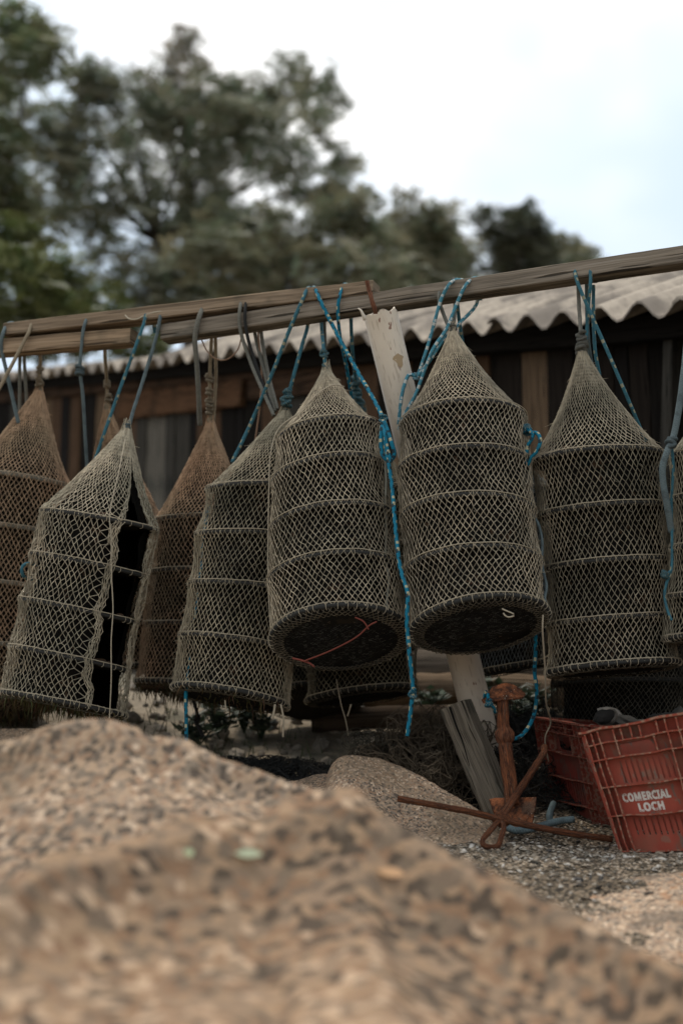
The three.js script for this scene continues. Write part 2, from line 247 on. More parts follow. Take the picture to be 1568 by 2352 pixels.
boulder('granite_boulder', 'rounded tan granite boulder with a humped top behind the huge brown boulder',
  [[-500, 1720, 2.5], [-120, 1712, 2.5], [0, 1702, 2.5], [60, 1692, 2.5], [105, 1666, 2.5], [170, 1652, 2.5], [240, 1649, 2.5], [300, 1664, 2.5], [345, 1688, 2.5], [430, 1697, 2.5], [470, 1725, 2.5], [560, 1762, 2.5], [660, 1797, 2.5], [760, 1835, 2.5], [860, 1900, 2.48], [960, 2010, 2.45]],
  [[-560, 2150, 2.0], [0, 2120, 2.05], [450, 2080, 2.1], [800, 2080, 2.16], [980, 2100, 2.3]], { nc: 200, nf: 90, am: 0.014, fr: 6, bulge: 0.07, back: 0.5, drop: 0.55, mat: MrockMid, fine: 0.005, seed: 17, lip: 0.07 });
boulder('granite_boulder', 'speckled granite boulder under the left arm of the rusty anchor',
  [[700, 1920, 3.75], [748, 1840, 3.78], [753, 1775, 3.8], [775, 1745, 3.8], [820, 1735, 3.8], [868, 1740, 3.8], [920, 1760, 3.78], [980, 1790, 3.74], [1050, 1830, 3.68], [1110, 1868, 3.62], [1150, 1910, 3.56], [1190, 1975, 3.45], [1215, 2050, 3.35]],
  [[690, 2060, 3.4], [800, 2080, 3.36], [960, 2090, 3.33], [1120, 2100, 3.3], [1220, 2110, 3.2]], { nc: 140, nf: 100, am: 0.014, fr: 7, bulge: 0.02, back: 0.3, drop: 0.35, fine: 0.006, seed: 29 });
boulder('granite_boulder', 'pale granite ledge with orange stains in front of the red crates',
  [[1120, 2150, 2.75], [1240, 2085, 2.9], [1320, 2052, 3.0], [1360, 2030, 3.05], [1430, 2020, 3.08], [1500, 2010, 3.08], [1580, 2000, 3.08], [1800, 1990, 3.0], [2100, 2010, 2.8]],
  [[1150, 2500, 2.2], [1350, 2500, 2.2], [1600, 2500, 2.2], [2200, 2520, 2.2]], { nc: 130, nf: 90, am: 0.014, fr: 6, bulge: 0.06, back: 0.2, drop: 0.16, fine: 0.006, seed: 43, mat: matte(lin(0.95, 0.86, 0.76), { map: rep(graniteStain, 1 / 0.9), bumpMap: rep(graniteBump, 1 / 0.3), bumpScale: 0.008 }) });
boulder('granite_boulder', 'small low grey stone between the black net heap and the speckled boulder',
  [[560, 1840, 3.9], [630, 1808, 3.95], [690, 1790, 3.97], [752, 1778, 3.98], [800, 1790, 3.98]], [[560, 1960, 3.5], [700, 1960, 3.5], [800, 1960, 3.5]], { nc: 60, nf: 40, am: 0.01, fr: 7, bulge: 0.02, back: 0.2, drop: 0.2, seed: 57 });
boulder('granite_boulder', 'low dark stone under the reddish net with the muddy underside',
  [[-160, 1700, 4.4], [-60, 1680, 4.4], [30, 1673, 4.4], [100, 1676, 4.4], [150, 1700, 4.38]], [[-160, 1800, 4.1], [0, 1800, 4.1], [150, 1800, 4.1]], { nc: 60, nf: 40, am: 0.008, fr: 7, bulge: 0.01, back: 0.25, drop: 0.1, seed: 61 });

// ---------------------------------------------------------------- shed: plank wall under a corrugated roof
{
  const shed = thing('shed', 'dark plank fishing shed with a wavy cement roof behind the hanging nets', 'shed');
  const E0 = P(1568, 704, 4.8), E1 = P(0, 866, 10.5), run = E1.clone().sub(E0), LEN = run.length(), e = run.clone().normalize();
  const eh = V(e.x, 0, e.z).normalize(), nb = V(-eh.z, 0, eh.x); if (nb.z > 0) nb.negate();                 // nb: level, away from the eye, into the shed
  const at = t => E0.clone().addScaledVector(e, t), rnd = rng(77);
  // roof sheets, each its own piece, lapped
  const lam = 0.2, W = 1.0;
  for (let k = -3; k < 9; k++) {
    const t0 = k * W - 0.02, far = t0 > 3.9, L = far ? 0.16 : 1.02, tp = far ? 0.3 : 0.45, nw = 42, pos = [], uv = [], idx = [], lift = 0.006 * (k & 1) + 0.006 * rnd(), nl = 10, out = (rnd() - 0.5) * 0.04;
    for (const side of [0, 1]) for (let j = 0; j <= nl; j++) for (let i = 0; i <= nw; i++) {
      const t = t0 + (W + 0.06) * i / nw, s = L * j / nl, p = at(t).addScaledVector(nb, s - out); p.y += tp * s + 0.032 * Math.cos(t / lam * 2 * Math.PI) + lift - side * 0.009 + 0.006 * fbm3(t * 3, s * 3, k, 2); pos.push(p.x, p.y, p.z); uv.push(t, s);
    }
    const R = nw + 1, S = R * (nl + 1);
    for (let j = 0; j < nl; j++) for (let i = 0; i < nw; i++) { const a = j * R + i; idx.push(a, a + 1, a + R, a + R, a + 1, a + R + 1, S + a, S + a + R, S + a + 1, S + a + R, S + a + R + 1, S + a + 1); }
    for (let i = 0; i < nw; i++) { idx.push(i, S + i, i + 1, i + 1, S + i, S + i + 1); const b = nl * R + i; idx.push(b, b + 1, S + b, b + 1, S + b + 1, S + b); }
    for (let j = 0; j < nl; j++) { const a = j * R; idx.push(a, a + R, S + a, a + R, S + a + R, S + a); const b = j * R + nw; idx.push(b, S + b, b + R, b + R, S + b, S + b + R); }
    mesh('roof_sheet', toCreasedNormals(buf(pos, idx, uv), 0.8), Mroof, shed);
  }
  // rear boards closing the shed under the top edge of the roof
  for (let k = -3; k < 9; k++) { const t0 = k * W, far = t0 - 0.02 > 3.9, L = far ? 0.36 : 1.02, tp = far ? 0.3 : 0.45, a = at(t0 + 0.5).addScaledVector(nb, L - 0.03); a.y += tp * L - 0.09; const b = a.clone(); b.y -= 3.4; mesh('rear_board', timber(a, b, 1.02, 0.02, { up: eh, am: 0.002, seg: 0.6 }), wood(0.02, 0.017, 0.014), shed); }
  // wall planks, a row of boards with an added dark backing that stops sky showing through the joints
  const IN = 0.22, mats = [wood(0.011, 0.0095, 0.008), wood(0.02, 0.016, 0.013), wood(0.085, 0.052, 0.032), wood(0.013, 0.0115, 0.0105), wood(0.13, 0.09, 0.058), wood(0.05, 0.047, 0.041)];
  let t = -2.6; const grey = wood(0.12, 0.112, 0.096);
  while (t < LEN + 1.2) {
    const w = 0.08 + 0.13 * rnd(), top = at(t + w / 2).addScaledVector(nb, IN + 0.012 * rnd()), a = top.clone(); a.y += 0.07; const b = top.clone(); b.y -= 2.6 + 0.1 * rnd(); b.addScaledVector(eh, (rnd() - 0.5) * 0.03);
    const doorish = t > 4.05 && t < 4.75; const i = doorish ? 5 : Math.floor(Math.pow(rnd(), 1.35) * 5.2);
    mesh('plank', timber(a, b, w - 0.008, 0.022, { up: eh, am: 0.004, seg: 0.12, c: 0.003 }), doorish && rnd() < 0.6 ? grey : mats[i], shed); t += w;
  }
  t = -2.7; while (t < LEN + 1.2) { const a = at(t + 0.3).addScaledVector(nb, IN + 0.06), b = a.clone(); b.y -= 2.7; mesh('added_backing', timber(a, b, 0.62, 0.02, { up: eh, am: 0.002, seg: 0.4 }), mats[0], shed); t += 0.6; }  // unseen second layer, added to block light between the planks
  // wall plate and two rough horizontal boards nailed on the far half
  const onWall = (x, y, off = 0) => { const n = nb.clone(), o = at(0).addScaledVector(nb, IN - 0.03 - off), d = P(x, y, 1).sub(CAM); return CAM.clone().addScaledVector(d, o.sub(CAM).dot(n) / d.dot(n)); };
  mesh('wall_plate', timber(at(-2.6).addScaledVector(nb, IN - 0.06).add(V(0, -0.03, 0)), at(LEN + 1).addScaledVector(nb, IN - 0.06).add(V(0, -0.03, 0)), 0.09, 0.07, { seg: 0.3, am: 0.004 }), mats[0], shed);
  const brown = wood(0.1, 0.055, 0.031), brown2 = wood(0.06, 0.037, 0.024);
  mesh('cross_board', timber(onWall(-30, 912), onWall(800, 826), 0.1, 0.035, { seg: 0.12, am: 0.006 }), brown2, shed);
  mesh('cross_board', timber(onWall(276, 934), onWall(560, 900), 0.16, 0.03, { seg: 0.1, am: 0.012 }), brown, shed);
  mesh('cross_board', timber(onWall(575, 896), onWall(800, 868), 0.11, 0.03, { seg: 0.1, am: 0.01 }), brown2, shed);
  mesh('door_post', timber(onWall(1545, 700), onWall(1530, 1300), 0.05, 0.05, { up: eh, seg: 0.2 }), mats[5], shed);
}

// ---------------------------------------------------------------- the rail the nets hang from
const railD = x => 4.12 / (1 + 0.352 * (x - 784) / FL);
const R3 = ([x, y, o]) => P(x, y, o > 2 ? o : railD(x) + o);
{
  const rail = thing('hanging_rail', 'long weathered timber rail of overlapping beams carrying all the nets', 'rail');
  const woodBrown = wood(0.31, 0.225, 0.15), woodGrey = wood(0.24, 0.205, 0.165), woodUp = wood(0.27, 0.205, 0.145);
  const b = (x0, y0, x1, y1, h, w, m, off = 0) => mesh('beam', timber(P(x0, y0, railD(x0) + off), P(x1, y1, railD(x1) + off), h, w, { am: 0.0011, seg: 0.03, c: 0.003 }), m, rail);
  b(20, 762, 864, 666, 0.041, 0.062, woodUp, 0.004);
  b(-260, 822, 309, 776, 0.049, 0.055, woodBrown, -0.006);
  b(379, 769, 1800, 557, 0.048, 0.062, woodGrey);
}
{ // leaning plastic pipe with a rusted rod in its torn top
  const g = thing('drain_pipe', 'leaning cream plastic pipe with a torn top propping up the rail', 'pipe');
  const top = P(871, 712, 4.0), bot = P(1152, 1875, 4.26), ax = bot.clone().sub(top), L = ax.length(); ax.normalize();
  const U = V(0, 0, 1).addScaledVector(ax, -ax.z).normalize(), W = V(0, 0, 0).crossVectors(ax, U), ro = 0.0475, ri = 0.0435, n = 48, m = 60, pos = [], uv = [], idx = [];
  const ragged = k => { const a = k / n * 2 * Math.PI; return 0.006 + 0.006 * fbm3(Math.cos(a) * 3, Math.sin(a) * 3, 4, 3) * 2 + (k > 30 && k < 40 ? 0.012 : 0); };
  for (const r of [ro, ri]) for (let i = 0; i <= m; i++) for (let k = 0; k <= n; k++) { const a = (k % n) / n * 2 * Math.PI, d = i === 0 ? ragged(k % n) : lerp(0.05, L, (i - 1) / (m - 1)), p = top.clone().addScaledVector(ax, d).addScaledVector(U, Math.cos(a) * r).addScaledVector(W, Math.sin(a) * r); pos.push(p.x, p.y, p.z); uv.push(d / 1.9, k / n); }
  const R = n + 1, S = R * (m + 1);
  for (let i = 0; i < m; i++) for (let k = 0; k < n; k++) { const a = i * R + k; idx.push(a, a + 1, a + R, a + R, a + 1, a + R + 1, S + a, S + a + R, S + a + 1, S + a + R, S + a + R + 1, S + a + 1); }
  for (let k = 0; k < n; k++) idx.push(k, S + k, k + 1, k + 1, S + k, S + k + 1);
  mesh('tube', toCreasedNormals(buf(pos, idx, uv), 0.7), new THREE.MeshStandardMaterial({ map: pipeMap, roughness: 0.5 }), g);
  // torn flap at the left lip and a brown scar where the skin has come off
  mesh('torn_flap', bar([P(838, 735, 3.955), P(833, 722, 3.95), P(828, 712, 3.955), P(822, 708, 3.96)], t => 0.006 * (1 - 0.7 * t), { n: 5 }), matte(lin(0.5, 0.44, 0.36)), g);
  const sc = [], q = rng(3); for (let k = 0; k < 16; k++) { const a = k / 16 * 6.283, r = 0.8 + 0.35 * q(); sc.push([Math.cos(a) * r, Math.sin(a) * r]); }
  const patch = (t, phi, h, w, mat) => { const ps = [], ix = [], f = (x, y) => { const d = t + y * h, a = phi + x * w / ro; return top.clone().addScaledVector(ax, d).addScaledVector(U, Math.cos(a) * (ro + 0.0008)).addScaledVector(W, Math.sin(a) * (ro + 0.0008)); }; const c = f(0, 0); ps.push(c.x, c.y, c.z); for (const s of sc) { const p = f(s[0] * (s[1] < 0 ? 1.15 : 0.7), s[1]); ps.push(p.x, p.y, p.z); } for (let k = 0; k < 16; k++) ix.push(0, 1 + k, 1 + (k + 1) % 16); return mesh('scar', buf(ps, ix), mat, g); };
  patch(0.148, -0.35, 0.02, 0.016, matte(lin(0.38, 0.28, 0.17)));
  mesh('rusted_rod', bar([P(842, 646, 4.04), P(848, 668, 4.03), P(857, 700, 4.0), P(872, 760, 4.0)], 0.0065, { n: 6, lump: 0.5 }), Mrust, g);
}
{ // stub of a squared post
  const g = thing('wooden_post', 'short grey weathered wooden post stub leaning against the plastic pipe', 'post');
  const a = P(1046, 1618, 3.98), b = P(1158, 1888, 3.9);
  mesh('post', timber(b, a, 0.078, 0.085, { up: V(1, 0.3, 0.5), am: 0.003, seg: 0.012, c: 0.01, q: 1.6 }), wood(0.24, 0.21, 0.168, { map: rep(woodMap, 1 / 0.5, 1 / 0.17), bumpMap: rep(woodBump, 1 / 0.5, 1 / 0.17), bumpScale: 0.006 }), g);
  mesh('crack', bar([P(1032, 1624, 3.935), P(1046, 1665, 3.925), P(1062, 1705, 3.92), P(1075, 1750, 3.91), P(1090, 1790, 3.905)], t => 0.0035 * (1 - 0.75 * t), { n: 5 }), matte(lin(0.008, 0.007, 0.006)), g);
}
// ---------------------------------------------------------------- trees behind the shed
const sprayGeo = (len, leaf, n, seed) => { // a feathered spray: leaflets along a drooping stalk
  const r = rng(seed), pos = [], idx = []; 
  for (let k = 0; k < n; k++) for (const s of [-1, 1]) {
    const t = (k + 0.5) / n, c = V(len * (t - 0.5), -0.25 * len * t * t, 0), a = leaf * (0.7 + 0.6 * r()), d = V(0.55 + 0.3 * r(), -0.35 + 0.5 * r(), s).normalize(), w = V(1, 0.4 * (r() - 0.5), -0.5 * s).normalize().multiplyScalar(a * 0.2), m = c.clone().addScaledVector(d, a * 0.5), e = c.clone().addScaledVector(d, a), b = pos.length / 3;
    for (const p of [c, m.clone().add(w), e, m.clone().sub(w)]) pos.push(p.x, p.y, p.z); idx.push(b, b + 1, b + 2, b, b + 2, b + 3);
  }
  return buf(pos, idx);
};
const sprays = [sprayGeo(0.34, 0.08, 9, 1), sprayGeo(0.26, 0.1, 6, 2)];
const leafMat = new THREE.MeshPhysicalMaterial({ color: 0xffffff, roughness: 0.85, transmission: 0.58, thickness: 0, side: THREE.DoubleSide, ior: 1.3 });
const bark = matte(lin(0.03, 0.026, 0.021), { specularIntensity: 0.1 });
function tree(label, d, root, clumps, tint, o = {}) {
  const g = thing(o.name || 'tree', label, o.cat || 'tree', 'trees behind the shed'), r = rng(o.seed || 1), m = new THREE.Matrix4(), q = new THREE.Quaternion(), list = [];
  const base = P(root[0], root[1], d); base.y = groundY(base.x, base.z) - 0.1; const sc = d / 20;
  const fork = P(root[2], root[3], d);
  mesh('trunk', bar([base, base.clone().lerp(fork, 0.5).add(V(0.12, 0, 0.1)), fork], t => (o.girth || 0.2) * (1 - 0.45 * t), { n: 9, seg: 0.4, lump: 0.1 }), bark, g);
  clumps.forEach(([x, y, rx0, ry0, dens = 1], i) => {
    const rx = rx0 * (o.grow || 1.12), ry = ry0 * (o.grow || 1.12);
    const dz = (r() - 0.5) * (o.deep || 2.4), c = P(x, y, d + dz), k = d / FL, area = rx * ry * Math.PI, n = Math.round(area * dens * 1.45 * (o.dens || 0.006));
    if (i % 2 === 0 || o.limbs) { const mid = fork.clone().lerp(c, 0.5).add(V((r() - 0.5) * 0.5, 0.25 * r(), (r() - 0.5) * 0.5)); mesh('limb', bar([fork, mid, c], t => (o.girth || 0.2) * 0.27 * (1 - 0.9 * t), { n: 6, seg: 0.3 }), bark, g); }
    for (let s = 0; s < n; s++) {
      const a = r() * 6.283, u = r() * 2 - 1, rr = Math.pow(r(), 0.45), h = Math.sqrt(1 - u * u), p = V(c.x + Math.cos(a) * h * rr * rx * k, c.y + u * rr * ry * k, c.z + Math.sin(a) * h * rr * rx * k * 0.9);
      if (fbm3(p.x * 1.5 / sc, p.y * 1.9 / sc, p.z * 1.5 / sc, 3) < (o.hole ?? -0.1)) continue;
      if (o.lace && noise3(p.x * 4.2 / sc + 3, p.y * 4.2 / sc, (p.z * 1.2) / sc) > o.lace) continue;
      list.push([p, a, r(), r()]);
    }
  });
  const im = new THREE.InstancedMesh(sprays[o.leaf || 0], leafMat, list.length);
  list.forEach(([p, a, b, c], i) => { q.setFromEuler(new THREE.Euler((b - 0.5) * 1.6, a * 1.7, (c - 0.5) * 1.3)); const s = sc * (0.7 + 0.7 * c) * (o.size || 1); m.compose(p, q, V(s, s, s)); im.setMatrixAt(i, m); const k = 0.55 + 0.9 * b; im.setColorAt(i, lin(tint[0] * k * (0.85 + 0.4 * c), tint[1] * k, tint[2] * k)); });
  im.name = 'crown'; im.userData.kind = 'stuff'; im.castShadow = im.receiveShadow = true; g.add(im); return g;
}
const G1 = [0.17, 0.2, 0.13], G2 = [0.2, 0.225, 0.14], G3 = [0.165, 0.2, 0.105];
tree('tall dark tree standing behind the leafy yellow green shrub', 17, [-60, 760, -40, 560], [[10, 60, 90, 55], [100, 75, 50, 40], [70, 130, 80, 45], [0, 170, 70, 60], [-30, 260, 80, 90], [0, 330, 60, 70], [-20, 420, 80, 80], [20, 480, 60, 60], [-90, 150, 90, 120], [-120, 380, 120, 160]], G3, { seed: 11, leaf: 1, dens: 0.0055, hole: -0.22, lace: 0.3 });
tree('broad spreading tree with sky showing through its feathery crown', 20, [352, 780, 372, 560], [
  [190, 190, 55, 40], [250, 215, 75, 55], [330, 235, 65, 50], [180, 265, 55, 40, 0.7], [290, 300, 90, 45], [400, 285, 70, 50], [500, 225, 60, 45], [470, 320, 100, 55], [580, 215, 60, 45], [690, 170, 75, 32], [735, 225, 50, 40, 0.8], [640, 245, 65, 50], [560, 300, 90, 60], [700, 290, 60, 35, 0.7], [640, 350, 80, 45],
  [130, 350, 55, 60, 0.7], [210, 380, 60, 45, 0.7], [340, 390, 90, 50, 0.8], [440, 420, 80, 50, 0.8], [550, 400, 90, 55], [790, 370, 42, 50, 0.8], [750, 425, 60, 50, 0.8], [690, 440, 70, 45, 0.8], [130, 450, 60, 50, 0.7], [200, 520, 60, 45, 0.7], [300, 520, 60, 45, 0.5], [270, 590, 60, 40, 0.7], [480, 500, 80, 45, 0.7], [100, 300, 70, 60, 0.7], [80, 410, 70, 60, 0.8], [160, 430, 60, 50, 0.7], [60, 520, 80, 50, 0.8], [250, 460, 70, 45, 0.7], [340, 470, 60, 40, 0.6], [150, 240, 50, 40, 0.6], [220, 330, 70, 50, 0.7]], G1, { seed: 23, girth: 0.17, dens: 0.0042, hole: -0.26, lace: 0.3, deep: 2.2, grow: 1.3 });
tree('sparse pale treetop showing above the spreading tree', 27, [430, 760, 430, 300], [[430, 95, 38, 36, 0.6], [385, 140, 36, 26, 0.5], [455, 150, 36, 26, 0.6], [480, 200, 45, 30, 0.5], [420, 200, 45, 40, 0.6]], [0.13, 0.13, 0.075], { seed: 31, dens: 0.005 });
tree('dense olive tree with low horizontal layers behind the rail', 18, [600, 780, 600, 680], [[480, 500, 90, 45], [560, 530, 120, 55], [680, 520, 110, 55], [780, 540, 100, 60], [860, 560, 70, 55], [820, 480, 55, 45, 0.8], [500, 590, 110, 55], [640, 610, 120, 60], [780, 620, 110, 55], [880, 630, 80, 50], [420, 640, 90, 60], [330, 660, 80, 60], [460, 700, 110, 60], [600, 690, 120, 60], [740, 690, 120, 50], [240, 690, 90, 60]], G2, { seed: 41, dens: 0.006, hole: -0.3, deep: 3, lace: 0.4 });
tree('round topped olive tree between the dense olive tree and the dark rounded tree', 21, [970, 760, 970, 640], [[960, 500, 55, 42], [930, 545, 70, 50], [1010, 545, 65, 45], [980, 590, 90, 55], [1060, 600, 60, 50], [930, 640, 80, 50], [1040, 650, 80, 45], [1010, 500, 40, 34, 0.7]], G2, { seed: 51, dens: 0.0075, hole: -0.25, lace: 0.4 });
tree('dark rounded tree with a side twig standing above the rail', 23, [1180, 760, 1180, 640], [[1190, 500, 48, 34], [1110, 488, 30, 18, 0.6], [1160, 545, 65, 45], [1225, 540, 50, 42], [1130, 590, 70, 50], [1210, 600, 70, 50], [1150, 650, 80, 45], [1250, 640, 60, 40]], [0.062, 0.078, 0.045], { seed: 61, dens: 0.0075, hole: -0.25, lace: 0.4 });
tree('low rounded tree at the end of the tree line by open sky', 25, [1310, 760, 1310, 660], [[1300, 560, 48, 30], [1350, 580, 36, 24], [1275, 595, 60, 40], [1330, 610, 50, 35], [1290, 640, 70, 40], [1370, 625, 30, 25]], G2, { seed: 71, dens: 0.0075, hole: -0.25, lace: 0.4 });
tree('leafy yellow green shrub below the tall dark tree', 13, [90, 900, 90, 760], [[20, 560, 90, 70], [0, 650, 110, 80], [110, 640, 90, 60], [70, 720, 120, 60], [190, 700, 90, 50], [250, 745, 90, 40], [-60, 740, 120, 80], [150, 770, 120, 50], [300, 790, 90, 40]], [0.1, 0.13, 0.04], { seed: 81, leaf: 1, dens: 0.009, hole: -0.2, name: 'shrub', cat: 'shrub', girth: 0.06 });

// ---------------------------------------------------------------- lantern nets
// collects twine: three-sided strands with rounded normals, and knots
class Twine {
  constructor() { this.p = []; this.n = []; this.c = []; this.i = []; }
  strand(a, b, r, r2, ca, cb) {
    const dx = b.x - a.x, dy = b.y - a.y, dz = b.z - a.z, l = Math.hypot(dx, dy, dz) || 1, tx = dx / l, ty = dy / l, tz = dz / l;
    let ux, uy, uz; if (Math.abs(ty) < 0.8) { ux = -tz; uy = 0; uz = tx; } else { ux = 0; uy = tz; uz = -ty; }
    let q = Math.hypot(ux, uy, uz); ux /= q; uy /= q; uz /= q; const wx = ty * uz - tz * uy, wy = tz * ux - tx * uz, wz = tx * uy - ty * ux, s = this.p.length / 3;
    for (const [e, rr, c] of [[a, r, ca], [b, r2, cb]]) for (let k = 0; k < 3; k++) { const A = k * 2.0944 + 0.5, co = Math.cos(A), si = Math.sin(A), nx = ux * co + wx * si, ny = uy * co + wy * si, nz = uz * co + wz * si; this.p.push(e.x + nx * rr, e.y + ny * rr, e.z + nz * rr); this.n.push(nx, ny, nz); this.c.push(c[0], c[1], c[2]); }
    for (let k = 0; k < 3; k++) { const x = s + k, y = s + (k + 1) % 3; this.i.push(x, y, x + 3, x + 3, y, y + 3); }
  }
  knot(a, r, c) { const s = this.p.length / 3; for (const [x, y, z] of [[1, 0, 0], [-1, 0, 0], [0, 1, 0], [0, -1, 0], [0, 0, 1], [0, 0, -1]]) { this.p.push(a.x + x * r, a.y + y * r, a.z + z * r); this.n.push(x, y, z); this.c.push(...c); } this.i.push(s, s + 2, s + 4, s + 2, s + 1, s + 4, s + 1, s + 3, s + 4, s + 3, s, s + 4, s + 2, s, s + 5, s + 1, s + 2, s + 5, s + 3, s + 1, s + 5, s, s + 3, s + 5); }
  geo() { const g = new THREE.BufferGeometry(); g.setAttribute('position', new THREE.BufferAttribute(new Float32Array(this.p), 3)); g.setAttribute('normal', new THREE.BufferAttribute(new Float32Array(this.n), 3)); g.setAttribute('color', new THREE.BufferAttribute(new Float32Array(this.c), 3)); g.setIndex(this.i); return g; }
}
const Mtwine = matte(0xffffff, { vertexColors: true, roughness: 0.95 });
const Mhoop = matte(lin(0.03, 0.03, 0.028), { roughness: 0.8, specularIntensity: 0.25 }), MhoopMud = matte(lin(0.13, 0.12, 0.095), { roughness: 0.95 });
const floorMap = tex(512, 512, (u, v) => { const a = Math.min(Math.abs(((u * 64 + v * 64) % 1) - 0.5), Math.abs((((u * 64 - v * 64) % 1) + 1) % 1 - 0.5)), m = step(0.62, 0.72, tf(u, v, 9, 9, 141, 4)), s = step(0.8, 0.86, tf(u, v, 60, 60, 143, 2)); let k = a < 0.16 ? [0.02, 0.019, 0.017] : [0.0045, 0.0045, 0.004]; k = mix3(k, [0.035, 0.028, 0.019], 0.6 * m); return mix3(k, [0.2, 0.15, 0.1], 0.7 * s); });
const shadeSleeveMap = tex(512, 512, (u, v) => { const a = Math.min(Math.abs(((u * 56 + v * 40) % 1) - 0.5), Math.abs((((u * 56 - v * 40) % 1) + 1) % 1 - 0.5)), m = step(0.55, 0.75, tf(u, v, 10, 10, 171, 4)), q = step(0.74, 0.8, tf(u, v, 22, 22, 173, 3)); let k = a < 0.14 ? [0.008, 0.0072, 0.0058] : [0.002, 0.0019, 0.0016]; k = mix3(k, [0.008, 0.0065, 0.0048], 0.6 * m); return mix3(k, [0.06, 0.034, 0.02], 0.7 * q); });  // near-black mesh pattern, its darkness paints the shade inside the nets
const MshadeSleeve = matte(0xffffff, { map: rep(shadeSleeveMap, 1 / 0.5), side: THREE.DoubleSide, specularIntensity: 0.02 });
const Mfloor = matte(0xffffff, { map: rep(floorMap, 1 / 0.46), specularIntensity: 0.02 }), Mmuck = matte(lin(0.022, 0.018, 0.013));
